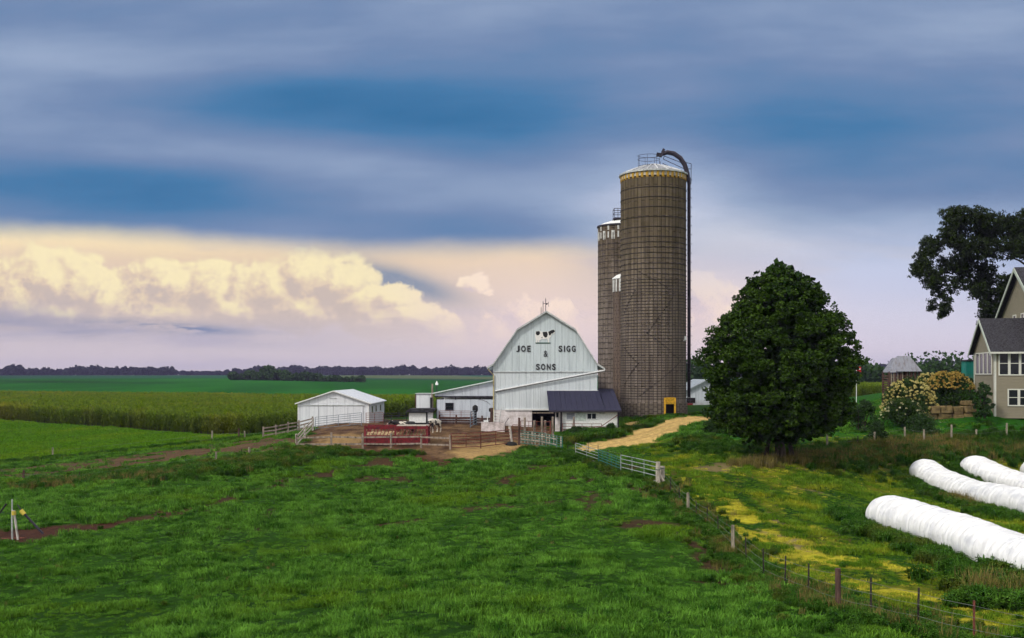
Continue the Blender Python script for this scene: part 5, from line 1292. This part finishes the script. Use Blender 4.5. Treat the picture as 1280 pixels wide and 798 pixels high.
    t=thing('gate_post','whitewashed leaning gate post standing in a pile of black mulch','post',at(639,556)); m=MB(); m.tube([(.1,0,-.2),(-.15,0,1.65)],.13,8,.11); m.build('shaft',M['whitepost'],t)
    m=MB(); m.lathe([(.62,-.1),(.5,.12),(.3,.24),(.01,.3)],12); m.build('mulch',M['tyre'],t)
    # posts by the barn door
    rows=[(649,556,522.5,'dark'),(656,549,522,'w'),(668,548,526,'w'),(677.5,549,521.5,'w'),(681.5,546,526,'w'),(691,549,521.5,'w'),(717.3,541,521.5,'w'),(688,547,526,'r')]
    for i,(px,py,tp,kd) in enumerate(rows):
        b=at(px,py); h=PZ(tp,b.y)-b.z
        lab={0:'dark topped wooden post at the left end of the green panels',1:'pale wooden post against the white barn wall, left of the doorway',2:'short pale post at the left jamb of the dark doorway',3:'tall pale post in the middle of the dark doorway',4:'thin short post just right of the tall middle doorway post',5:'thick pale post at the right jamb of the dark doorway',6:'single weathered post before the lean-to shutter window',7:'rusty red steel post beside the thick right jamb post'}[i]
        t=thing('yard_post',lab,'post',b,group='posts in front of the barn'); m=MB(); post(m,h,.11 if kd!='r' else .07); m.build('shaft',M['wood'] if kd=='w' else M['rust'] if kd=='r' else M['darkwood'],t)
        m=MB(); m.lathe([(.115,h-.03),(.115,h),(.02,h+.02),(.005,h+.02)],7); m.build('top',M['palewood'] if kd=='w' else M['darkwood'],t)
    gate('tube_gate','thin rusty pipe gate between the white gate post and the dark topped post',at(641,555.5),at(649,556),1.75,3,M['rust'],braces=0,base=.5)
    gate('pipe_rail','dark pipe railing across the doorway left of the lean-to porch',on(651,99),on(691,99),1.45,3,M['rust'],braces=3,base=.5)
    gate('pipe_rail','brown pipe railing in front of the lean-to windows',on(703,101.5),on(752,101.5),1.05,4,M['rust'],braces=3,base=.2)
    gate('pipe_rail','short rusty pipe hoop at the right end of the lean-to railing',on(742,100.8),on(758,101.2),.8,2,M['rust'],braces=0,base=.3)
    # green panels
    pts=[at(650,556),at(675,559),at(703,565)]
    gate('green_panel','green tube cattle panel beside the dark topped post, left one of two',pts[0],pts[1],1.25,6,M['greenmetal'],braces=3,group='green cattle panels')
    gate('green_panel','green tube cattle panel ending at the weedy mound, right one of two',pts[1],pts[2],1.25,6,M['greenmetal'],braces=3,group='green cattle panels')
    Pp=[at(px,py) for px,py in ((651,555),(660,556),(669,557),(678,558.5),(687,560.5),(696,562.5))]
    t=thing('picket_fence','row of pale split pickets behind the green cattle panels','fence',Pp[0])
    for i,p in enumerate(Pp):
        for k in range(2):
            q=p-Pp[0]+Vector((.38*k,.5,0)); m=MB(); m.box(q.x-.06,q.y-.03,q.z-.2,q.x+.06,q.y+.03,q.z+random.uniform(.95,1.25)); m.build('picket',M['palewood'],t)
    for zz in (.4,.9):
        m=MB()
        for a,b in zip(Pp[:-1],Pp[1:]): m.beam(a-Pp[0]+Vector((0,.55,zz)),b-Pp[0]+Vector((0,.55,zz)),.05,.09)
        m.build('rail',M['palewood'],t)
    # galvanised and green gates down to the corner posts
    q=[at(719.5,571),at(748,581),at(776,592.5),at(821,604.5)]
    gate('galvanised_gate','pale galvanised gate at the near end of the driveway, uppermost of the row',q[0],q[1],1.1,5,M['dullgalv'],r=.022,braces=1,group='galvanised gates')
    gate('green_panel','thin green wire panel between the two pale galvanised gates',q[1],q[2],1.15,6,M['greenmetal'],r=.024,braces=4)
    gate('galvanised_gate','pale galvanised gate hung on the thick corner posts, lowest of the row',q[2],q[3],1.35,5,M['dullgalv'],braces=2,group='galvanised gates')
    for (px,py,tp,lab) in ((822.5,605,577.5,'thick grey corner post carrying the galvanised gate, taller left one of a pair'),(828,603,583,'thick grey corner post where the wire fence starts, lower right one of a pair')):
        b=at(px,py); t=thing('corner_post',lab,'post',b,group='thick corner posts'); m=MB(); post(m,PZ(tp,b.y)-b.z,.16,n=10); m.build('shaft',M['palewood'],t); m=MB(); m.tube([(0,0,.95),(.0,-.02,1.0)],.175,10); m.build('wire_band',M['wire'],t)
    t=thing('corner_brace','leaning wooden brace at the foot of the thick corner posts','brace',at(825,604)); m=MB(); m.tube([(-.25,-.1,.9),(.35,-.25,-.1)],.09,7); m.build('shaft',M['palewood'],t); m=MB(); m.tube([(-.28,-.1,.95),(.1,.1,.9)],.03,5); m.build('spike',M['wire'],t)
    # driveway edge steel posts
    t=None
yard()

def wire_fence(name,label,plist,wires,cat='fence'):
    P=[];H=[]
    for px,py,tp,kd in plist:
        b=at(px,py); P.append(b); H.append(PZ(tp,b.y)-b.z)
    t=thing(name,label,cat,P[0])
    for b,h,(_,_,_,kd) in zip(P,H,plist):
        q=b-P[0]; m=MB(); ln=Vector((random.uniform(-.05,.05),0,0))
        if kd=='w': m.tube([q-Vector((0,0,.3)),q+ln+Vector((0,0,h))],.095,9,.08); m.build('wooden_post',M['greywood'],t)
        elif kd=='d': m.tube([q-Vector((0,0,.3)),q+ln+Vector((0,0,h))],.10,9,.095); m.build('wooden_post',M['darkwood'],t)
        else:
            m.beam(q-Vector((0,0,.3)),q+ln+Vector((0,0,h)),.10,.03); m.beam(q-Vector((0,-.025,.3)),q+ln+Vector((0,.025,h)),.02,.05); m.build('steel_post',M['rust'] if kd=='r' else M['tpost'],t)
    for f in wires:
        m=MB()
        for i in range(len(P)-1):
            a=P[i]-P[0]+Vector((0,-.06,H[i]*f)); b=P[i+1]-P[0]+Vector((0,-.06,H[i+1]*f)); c=(a+b)/2-Vector((0,0,.03)); m.tube([a,c,b],.006,4,cap=False)
        m.build('wire',M['wire'],t)
wire_fence('wire_fence','wire fence of mixed posts running from the corner posts toward the lower right',
   [(829,603,584,'w'),(838,614,596,'t'),(849.5,626,610,'t'),(860,640,616,'w'),(870.5,647,626,'t'),(883.7,657,633,'t'),(898,668,646,'t'),(916.6,691,656.5,'w'),(932.8,703,672,'t'),(955,723,686,'t'),(981,735,695,'t'),
    (1010.7,746,705,'t'),(1048,764,710.7,'d'),(1089,772,722,'t'),(1146.8,785,735,'t'),(1217.6,803,751,'r'),(1300,815,768,'t')],(.3,.6,.88))
wire_fence('wire_fence','sparse fence of thin pale posts along the rough bank below the house',
   [(1033.6,563,543,'w'),(1072,558,545,'t'),(1092.6,554,540,'w'),(1131.5,552,534,'w'),(1155,556,537,'w'),(1189,552,531,'w'),(1220,548,537,'w'),(1258,547,529,'w'),(1310,548,528,'w')],(.5,.85))
wire_fence('wire_fence','thin steel post fence between the driveway and the galvanised gates',
   [(710,567,556,'t'),(720,570,556,'t'),(735.6,566,553,'t'),(747,568,556.5,'t'),(760,574,562,'t'),(776,580,566,'t')],(.5,.9))
wire_fence('wire_fence','old fence line of short posts along the far side of the dirt track',
   [(66,571,559.5,'w'),(265,551,538.5,'w'),(298.5,549,535.5,'d'),(306,549,539,'w'),(328,547,537,'t')],(.6,))
wire_fence('wire_fence','old fence line of short posts along the near side of the dirt track',
   [(29,601,588,'d'),(100,600,590,'t'),(270,577,565,'w'),(302,569,561,'t'),(312,570,559,'w'),(343,571,562,'t')],(.6,))

def left_gatepost():
    b=at(15.5,674); s=b.y/F
    t=thing('fence_brace','leaning poles with yellow insulators standing in the muddy patch at the left','pole frame',b)
    q=lambda px,py:Vector(((px-15.5)*s,0,(674-py)*s))
    m=MB(); m.tube([q(15.4,676),q(15,650),q(15.2,624.5)],.05,7,.035); m.build('pole',M['galv'],t)
    m=MB(); m.tube([q(22.4,675),q(17.3,638)],.06,7); m.build('pole',M['whitepost'],t)
    m=MB(); m.tube([q(54,667.5),q(29,641)],.06,7); m.tube([q(29,641),q(21.5,631)],.03,6); m.build('leaning_pole',M['steel'],t)
    m=MB(); m.tube([q(17.5,644),q(17.2,639)],.11,9); m.build('insulator',M['yplastic'],t)
    m=MB(); m.tube([q(30.6,643.2),q(26.2,638)],.11,9); m.build('insulator',M['yplastic'],t)
    m=MB(); m.tube([q(-3,645),q(8,630)],.045,6); m.build('leaning_pole',M['blackpost'],t)
    m=MB(); m.tube([q(2,673.5),q(33,672.5)],.03,6); m.build('ground_rail',M['rust'],t)
left_gatepost()

def flagpole():
    Y=104.; x=PX(1070.5,Y); b=Vector((x,Y,gz(x,Y))); t=thing('flagpole','short pole with a small red and white flag at the right edge of the maple','flag',b)
    h=PZ(456,Y)-b.z
    m=MB(); m.tube([(0,0,0),(0,0,h)],.035,6); m.build('pole',M['white'],t)
    m=MB(); 
    for i in range(4):
        m.add([(.02+.11*i,.05*math.sin(i*1.4),h-.60-.04*i),(.02+.11*(i+1),.05*math.sin((i+1)*1.4),h-.64-.04*i),(.02+.11*(i+1),.05*math.sin((i+1)*1.4),h-.14-.04*i),(.02+.11*i,.05*math.sin(i*1.4),h-.10-.04*i)],[(0,1,2,3)])
    f=m.build('flag',M['flagred'],t); md=f.modifiers.new('thick','SOLIDIFY'); md.thickness=.01
    m=MB(); m.box(.03,-.07,h-.50,.38,-.055,h-.38); m.build('stripe',M['white'],f)
flagpole()

# ------------------------------------------------------------------ cows
def hide(name,dark,seed,th):
    m,nt,b=new_mat(name); tc=nt.nodes.new('ShaderNodeTexCoord'); n=nt.nodes.new('ShaderNodeTexNoise'); n.noise_dimensions='4D'; n.inputs['W'].default_value=seed
    n.inputs['Scale'].default_value=2.2; n.inputs['Detail'].default_value=1; L(nt,tc.outputs['Object'],n.inputs['Vector'])
    r=nt.nodes.new('ShaderNodeValToRGB'); r.color_ramp.elements[0].position=th-.01; r.color_ramp.elements[1].position=th+.01
    a,c=((.012,.011,.012,1),(.72,.66,.56,1)); r.color_ramp.elements[0].color=c if not dark else c; r.color_ramp.elements[1].color=a
    L(nt,n.outputs['Fac'],r.inputs[0]); L(nt,r.outputs[0],b.inputs['Base Color']); b.inputs['Roughness'].default_value=.7
    return m
def cow(label,loc,rz,m,headlow=True,scale=1.,hm=None):
    t=thing('cow',label,'cow',loc,rz); t.scale=(scale,)*3
    # local +X is forward
    V=[];E=[];R=[]
    def v(x,y,z,r,p=None):
        V.append((x,y,z));R.append(r); k=len(V)-1
        if p is not None: E.append((p,k))
        return k
    pel=v(-.75,0,1.12,(.25,.27)); b1=v(-.35,0,1.06,(.30,.36),pel); b2=v(.1,0,1.04,(.30,.38),b1); b3=v(.5,0,1.10,(.24,.33),b2); sh=v(.72,0,1.16,(.19,.28),b3)
    rump=v(-.92,0,1.2,(.17,.16),pel)
    if headlow: n1=v(.98,0,1.10,(.13,.19),sh); n2=v(1.16,0,.92,(.11,.15),n1); h1=v(1.28,0,.80,(.11,.13),n2); h2=v(1.40,0,.64,(.085,.09),h1); h3=v(1.48,0,.50,(.07,.07),h2)
    else: n1=v(.98,0,1.28,(.13,.19),sh); n2=v(1.18,0,1.36,(.11,.15),n1); h1=v(1.34,0,1.38,(.11,.13),n2); h2=v(1.52,0,1.28,(.085,.09),h1); h3=v(1.66,0,1.19,(.07,.07),h2)
    for s_ in (-1,1):
        a=v(-.80,.17*s_,.90,(.14,.19),pel); k=v(-.66,.2*s_,.70,(.09,.12),a); ho=v(-.88,.19*s_,.46,(.055,.065),k); f=v(-.82,.19*s_,.16,(.045,.045),ho); v(-.78,.19*s_,.03,(.06,.06),f)
        a=v(.56,.15*s_,.82,(.10,.14),b3); k=v(.58,.17*s_,.50,(.06,.07),a); f=v(.56,.17*s_,.18,(.045,.045),k); v(.60,.17*s_,.03,(.06,.06),f)
    tl=v(-1.04,0,1.12,(.04,.04),rump); tl=v(-1.08,0,.80,(.025,.025),tl); v(-1.07,0,.50,(.04,.04),tl)
    me=bpy.data.meshes.new('body'); me.from_pydata(V,E,[]); o=bpy.data.objects.new('tmp',me); COL.objects.link(o)
    sk=o.modifiers.new('s','SKIN'); sk.use_smooth_shade=True
    for i,r in enumerate(R): me.skin_vertices[0].data[i].radius=r
    me.skin_vertices[0].data[0].use_root=True
    o.modifiers.new('ss','SUBSURF').levels=2; o.modifiers['ss'].render_levels=2
    bpy.context.view_layer.update()
    bm=bpy.data.meshes.new_from_object(o.evaluated_get(bpy.context.evaluated_depsgraph_get())); bpy.data.objects.remove(o)
    bm.materials.clear(); bm.materials.append(m); bm.polygons.foreach_set('use_smooth',[True]*len(bm.polygons)); link('body',bm,t)
    hx,hz=V[h1][0],V[h1][2]
    for s_ in (-1,1):
        e=MB(); e.add([(hx-.06,.10*s_,hz+.06),(hx-.10,.30*s_,hz+.04),(hx-.03,.27*s_,hz-.05),(hx,.11*s_,hz-.0),(hx-.07,.2*s_,hz+.1)],[(0,1,4),(0,4,3),(1,2,4),(4,2,3),(0,3,2,1)]); e.build('ear',M['cowblack'],t)
    hmx,hmz=V[h3][0],V[h3][2]
    e=MB(); e.tube([(hmx-.04,0,hmz+.04),(hmx+.05,0,hmz-.05)],[.08,.05],9); e.build('muzzle',mat('muzzle_pink',(.35,.24,.22),.6),t,smooth=True)
    e=MB(); hx2,hz2=V[h1][0],V[h1][2]; e.tube([(hx2-.06,0,hz2+.10),(hx2+.08,0,hz2+.02)],[.125,.115],10); 
    (e.build('head_patch',hm or M['cowblack'],t,smooth=True))
    for s_ in (-1,1): e=MB(); e.tube([(hx2+.07,.085*s_,hz2),(hx2+.09,.115*s_,hz2)],.02,6); e.build('eye',M['glass'],t)
    for zy in (-.17,.17):
        pass
b=at(543,541.5); cow('white calf with black spots and black head right of the red feed bunk',b,math.radians(243),hide('hide_white',0,3.,.515),True,1.0)
b=on(506,96.6); cow('black cow with a white blazed face reaching over the red feed bunk',b,math.radians(214),hide('hide_black',1,7.,.42),False,1.08,M['cowblack'])
b=on(303,133); 

# ------------------------------------------------------------------ sky, sun, haze, camera
def world():
    w=bpy.data.worlds.new('World'); SC.world=w; w.use_nodes=True; nt=w.node_tree; nt.nodes.clear(); N=nt.nodes.new
    class S:
        def __init__(s,o): s.o=o
        def _m(s,op,b=None,c=None,clamp=False): return M_(op,s,b,c,clamp)
        def __add__(s,b): return s._m('ADD',b)
        __radd__=__add__
        def __sub__(s,b): return s._m('SUBTRACT',b)
        def __rsub__(s,b): return M_('SUBTRACT',b,s)
        def __mul__(s,b): return s._m('MULTIPLY',b)
        __rmul__=__mul__
        def __truediv__(s,b): return s._m('DIVIDE',b)
        def max(s,b): return s._m('MAXIMUM',b)
        def min(s,b): return s._m('MINIMUM',b)
    def M_(op,a,b=None,c=None,clamp=False):
        n=N('ShaderNodeMath'); n.operation=op; n.use_clamp=clamp
        for i,q in enumerate((a,b,c)):
            if q is None: continue
            if isinstance(q,S): nt.links.new(q.o,n.inputs[i])
            else: n.inputs[i].default_value=q
        return S(n.outputs[0])
    def ss(a,b,x):
        n=N('ShaderNodeMapRange'); n.interpolation_type='SMOOTHSTEP'; nt.links.new(x.o,n.inputs['Value']); 
        lo,hi,t0,t1=(a,b,0,1) if a<b else (b,a,1,0)
        n.inputs['From Min'].default_value=lo; n.inputs['From Max'].default_value=hi; n.inputs['To Min'].default_value=t0; n.inputs['To Max'].default_value=t1
        return S(n.outputs[0])
    def vec(x,y,z=0.):
        n=N('ShaderNodeCombineXYZ')
        for i,q in enumerate((x,y,z)):
            if isinstance(q,S): nt.links.new(q.o,n.inputs[i])
            else: n.inputs[i].default_value=q
        return n.outputs[0]
    def noise(v,scale,detail=5,rough=.55,dist=0):
        n=N('ShaderNodeTexNoise'); n.inputs['Scale'].default_value=scale; n.inputs['Detail'].default_value=detail; n.inputs['Roughness'].default_value=rough; n.inputs['Distortion'].default_value=dist
        nt.links.new(v,n.inputs['Vector']); return S(n.outputs['Fac'])
    def mix(f,a,b):
        n=N('ShaderNodeMix'); n.data_type='RGBA'
        if isinstance(f,S): nt.links.new(f.o,n.inputs[0])
        else: n.inputs[0].default_value=f
        for i,q in ((6,a),(7,b)):
            if isinstance(q,tuple): n.inputs[i].default_value=(*q,1)
            else: nt.links.new(q,n.inputs[i])
        return n.outputs[2]
    def ramp(x,stops):
        n=N('ShaderNodeValToRGB'); e=n.color_ramp.elements; e[0].position=stops[0][0]; e[0].color=(*stops[0][1],1); e[1].position=stops[-1][0]; e[1].color=(*stops[-1][1],1)
        for p,c in stops[1:-1]: q=e.new(p); q.color=(*c,1)
        nt.links.new(x.o,n.inputs[0]); return n.outputs[0]
    tc=N('ShaderNodeTexCoord'); sp=N('ShaderNodeSeparateXYZ'); nt.links.new(tc.outputs['Generated'],sp.inputs[0])
    x,y,z=(S(sp.outputs[i]) for i in range(3))
    yy=y.max(.25)
    U=x/yy*13.0+6.4        # tangent-plane bearing: 1 unit = 100 of the 1300 focal lengths
    T=4.7-z/yy*13.0        # and height, counted downward
    P=vec(U,T)
    def g(cx,cy,rx,ry,rot=0.):
        dx=(U-cx); dy=(T-cy)
        if rot: dy=dy-dx*rot
        q=(dx*dx)*(1/(rx*rx))+(dy*dy)*(1/(ry*ry))
        return M_('POWER',2.718,q*-1.)
    c=srgb
    # high streaked stratus
    Ps=vec(U*.28+T*.1,T*1.15); st=noise(Ps,1.0,4,.5,.3); st3=noise(vec(U*.55+T*.12,T*3.6),1.,5,.6); st2=noise(vec(U*.13+3.,T*.55),1.1,3,.5)
    wv=.51+(st-.5)*.45+(st2-.5)*.35+(st3-.5)*.16
    for a in ((6.2,1.42,2.6,.50,.02,-.40),(3.6,1.25,2.0,.35,.05,-.16),(1.2,2.35,3.0,.36,.03,-.36),(5.6,2.80,2.0,.26,0,-.16),(10.6,1.75,2.0,.75,0,-.22),(12.5,1.2,1.5,.6,0,-.1),(9.2,.5,2.5,.4,0,.02),
              (.6,.7,1.6,.25,.04,.14),(3.4,.85,2.2,.25,0,.06),(3.2,1.95,3.0,.28,.06,.10),(4.8,2.30,1.7,.3,.03,.13),(8.1,2.6,1.2,1.1,0,.36),(9.6,3.3,1.8,.9,0,.30),(11.6,3.5,2.2,.7,0,.30),(12.3,.3,1.8,.3,0,.12),(7.8,.0,2,.3,0,.06)):
        cx,cy,rx,ry,rot,am=a; wv=wv+g(cx,cy,rx,ry,rot)*am
    strat=ramp(wv,[(0.02,c(46,108,156)),(.24,c(74,124,170)),(.48,c(117,141,179)),(.70,c(152,170,200)),(1.0,c(206,212,232))])
    # low warm band and pale haze near the horizon (left), lavender (right)
    side=ss(7.6,10.8,U+(T-3.6)*.35)
    lowL=ramp((T-2.6)/2.2,[(0.,c(250,238,206)),(.11,c(255,238,188)),(.19,c(250,228,188)),(.30,c(234,210,182)),(.50,c(222,202,188)),(.68,c(216,202,204)),(.84,c(218,206,212)),(1.,c(212,204,214))])
    lowR=ramp((T-2.6)/2.2,[(0.,c(172,190,222)),(.35,c(194,202,230)),(.6,c(214,212,230)),(.8,c(220,212,226)),(1.,c(212,208,222))])
    low=mix(side,lowL,lowR)
    bs=noise(vec(U*.35,T*2.4),1.,4,.55,.2)     # streaks within the bright band
    low=mix(ss(.5,.68,bs)*.35*ss(4.0,3.3,T),low,c(228,205,190))
    low=mix(ss(.55,.7,noise(vec(U*.3+9.,T*1.9+4.),1.,4,.5))*.3,low,c(176,172,200))
    # grey-blue gap and dark wisp
    low=mix(M_('MULTIPLY',g(7.0,4.0,1.7,.75,0)*.55+g(9.2,3.9,.9,.8,.2)*.6,1.,clamp=True),low,c(250,226,220))
    gap=M_('MULTIPLY',g(5.0,3.52,.75,.17,.28),1.2,clamp=True)
    low=mix(gap*(.6+.6*noise(P,2.2,5,.6)),low,c(132,148,172))
    # cumulus field
    warpn=noise(P,1.7,5,.6); warp2=noise(vec(U+20.,T+7.),1.7,5,.6)
    blobs=[(.55,3.45,.62,.42),(.2,3.75,.6,.45),(.95,3.55,.55,.42),(1.35,3.75,.4,.4),(1.2,3.95,.5,.3),(.7,3.9,.6,.3),(-.4,3.6,.6,.5),
           (2.1,3.55,.55,.28),(2.6,3.6,.55,.34),(2.0,3.85,.7,.35),(2.9,3.85,.7,.3),(3.4,3.6,.6,.42),(3.9,3.45,.55,.40),(4.25,3.55,.5,.40),(4.45,3.75,.45,.3),(3.7,3.85,.7,.35),
           (4.95,3.75,.38,.24),(5.2,3.95,.35,.24),(4.8,4.0,.6,.3),(5.5,4.1,.35,.22),(5.95,3.55,.28,.16),(6.6,3.95,.4,.33),(6.95,4.0,.35,.28),(6.3,4.2,.5,.3),(5.6,4.3,.6,.25),
           (8.75,3.6,.32,.30),(8.95,3.95,.45,.45),(8.3,3.9,.6,.6),(9.3,4.2,.4,.3),(10.8,4.45,.35,.14),(11.8,3.0,.0001,.0001)]
    def field(du,dv):
        wu=noise(vec(U+du,T+dv),1.9,6,.6); wt=noise(vec(U+du+20.,T+dv+7.),1.9,6,.6); fine=noise(vec(U+du,T+dv),6.5,4,.6)
        u=U+du+(wu-.5)*.75+(fine-.5)*.14; t=T+dv+(wt-.5)*.55+(fine-.5)*.10; acc=None
        for cx,cy,rx,ry in blobs[:-1]:
            dx=(u-cx)*(1/rx); dy=(t-cy)*(1/ry); q=1.-M_('SQRT',dx*dx+dy*dy)
            acc=q if acc is None else M_('SMOOTH_MAX',acc,q,.12)
        return acc, wu, fine
    f0,w0,fi0=field(0.,0.); f1,w1,fi1=field(.13,-.13)
    mask=ss(-.05,.20,f0+(fi0-.5)*.16)
    vo=noise(vec(U*1.,T*1.15),3.4,6,.62); vo1=noise(vec(U+.07,T*1.15-.08),3.4,6,.62); em=(f0-f1)*.85+(fi0-fi1)*.45+(w0-w1)*.35+(vo-vo1)*.75
    em2=M_('MULTIPLY_ADD',em,1.,.5,clamp=True)
    hgt=ss(4.25,3.2,T)      # upper parts catch the low sun
    lit=M_('ADD',em2*1.35-.48+(noise(vec(U*.5+3.,T*.9),1.3,3)-.5)*.7,hgt*.30,clamp=True)
    fade=ss(4.45,3.7,T)
    mk=mask*fade
    pinkish=ss(4.4,6.4,U)
    body=mix(pinkish,c(226,204,180),c(236,214,210)); hi=mix(pinkish,c(255,240,194),c(255,232,214)); sh=mix(pinkish,c(188,176,178),c(208,194,208))
    low=mix(mk*.55,low,body)
    low=mix(mk*ss(.40,.0,lit)*.50,low,sh)
    low=mix(mk*ss(.22,.98,lit)*.88,low,hi)
    veil=g(1.6,4.15,2.4,.14,.0)*.5+g(-.2,4.0,1.2,.2,0)*.4+g(3.5,4.35,2.2,.08,0)*.15
    low=mix(M_('MULTIPLY',veil*(.5+ss(.4,.65,bs)*.8),1.,clamp=True),low,c(140,148,182))
    low=mix(M_('MULTIPLY',g(2.1,4.10,.9,.055,.06),ss(.4,.55,noise(vec(U*1.2,T*6.),1.,4,.6)),clamp=True),low,c(104,128,168))
    # lower edge of the stratus
    edge=2.86+ (noise(vec(U*.35,0.3),1.,3)-.5)*.18 + (ss(0.,4.5,U)*.22)
    sm=ss(.20,-.16,(T-edge)+(noise(vec(U*.7,T*1.2),1.2,5,.55)-.5)*.16)
    smR=ss(4.2,2.4,T+(st-.5)*.8)
    m_=N('ShaderNodeMix'); m_.data_type='FLOAT'; nt.links.new(ss(6.6,8.6,U).o,m_.inputs[0]); nt.links.new(sm.o,m_.inputs[2]); nt.links.new(smR.o,m_.inputs[3])
    front=mix(S(m_.outputs[0]),low,strat)
    # rest of the sky: physical sky dimmed by bright overcast
    sky=N('ShaderNodeTexSky'); sky.sky_type='NISHITA'; sky.sun_disc=False; sky.sun_elevation=SUN_EL; sky.sun_rotation=SUN_ROT
    over=ramp(noise(tc.outputs['Generated'],2.2,5,.6),[(.35,(.58*OV,.59*OV,.61*OV)),(.65,(1.02*OV,.98*OV,.93*OV))])
    bgA=N('ShaderNodeBackground'); nt.links.new(sky.outputs[0],bgA.inputs[0]); bgA.inputs[1].default_value=.06
    up=ss(.36,.62,z); back=ss(.45,.0,y)
    isout=up.max(back)*ss(-.05,.1,z)
    colr=mix(isout,front,over)
    bgB=N('ShaderNodeBackground'); nt.links.new(colr,bgB.inputs[0]); bgB.inputs[1].default_value=1.
    # clear-sky share only outside the cloud deck in view
    mixs=N('ShaderNodeMixShader'); nt.links.new((isout*.25).o,mixs.inputs[0]); nt.links.new(bgB.outputs[0],mixs.inputs[1]); nt.links.new(bgA.outputs[0],mixs.inputs[2])
    out=N('ShaderNodeOutputWorld'); nt.links.new(mixs.outputs[0],out.inputs[0])
    w.cycles.sampling_method='MANUAL'; w.cycles.sample_map_resolution=512
SUN_AZ=math.radians(-128)      # where the soft sun stands: behind the camera's left shoulder
SUN_EL=math.radians(42); SUN_ROT=SUN_AZ
OV=1.5
world()
sl=bpy.data.lights.new('sun','SUN'); sl.energy=2.1; sl.angle=math.radians(8); sl.color=(1,.95,.86)
so=bpy.data.objects.new('sun',sl); COL.objects.link(so)
dirv=Vector((math.sin(SUN_AZ)*math.cos(SUN_EL),math.cos(SUN_AZ)*math.cos(SUN_EL),math.sin(SUN_EL)))
so.rotation_euler=dirv.to_track_quat('Z','Y').to_euler(); so.location=(0,-10,30)

def haze():
    m=bpy.data.materials.new('haze_air'); m.use_nodes=True; nt=m.node_tree; nt.nodes.clear()
    v=nt.nodes.new('ShaderNodeVolumePrincipled'); v.inputs['Color'].default_value=(.48,.44,.82,1); v.inputs['Density'].default_value=.00013; v.inputs['Anisotropy'].default_value=.1
    o=nt.nodes.new('ShaderNodeOutputMaterial'); nt.links.new(v.outputs[0],o.inputs['Volume'])
    b=MB(); b.box(-2750,-2750,-14,2750,2750,46); ob=b.build('haze',m); ob['kind']='stuff'
haze()

cd=bpy.data.cameras.new('camera'); co=bpy.data.objects.new('camera',cd); COL.objects.link(co)
co.location=(0,0,CZ); co.rotation_euler=(PI/2,0,0); cd.sensor_width=36; cd.lens=36*F/1280; cd.shift_y=(HY-399)/1280
cd.clip_start=.1; cd.clip_end=20000; SC.camera=co
SC.view_settings.view_transform='Standard'; SC.view_settings.look='None'; SC.view_settings.gamma=1; SC.view_settings.exposure=0
SC.cycles.use_adaptive_sampling=True; SC.cycles.adaptive_threshold=.03; SC.cycles.adaptive_min_samples=12; SC.cycles.max_bounces=4; SC.cycles.diffuse_bounces=2; SC.cycles.glossy_bounces=2; SC.cycles.transmission_bounces=2; SC.cycles.volume_bounces=0; SC.cycles.transparent_max_bounces=4
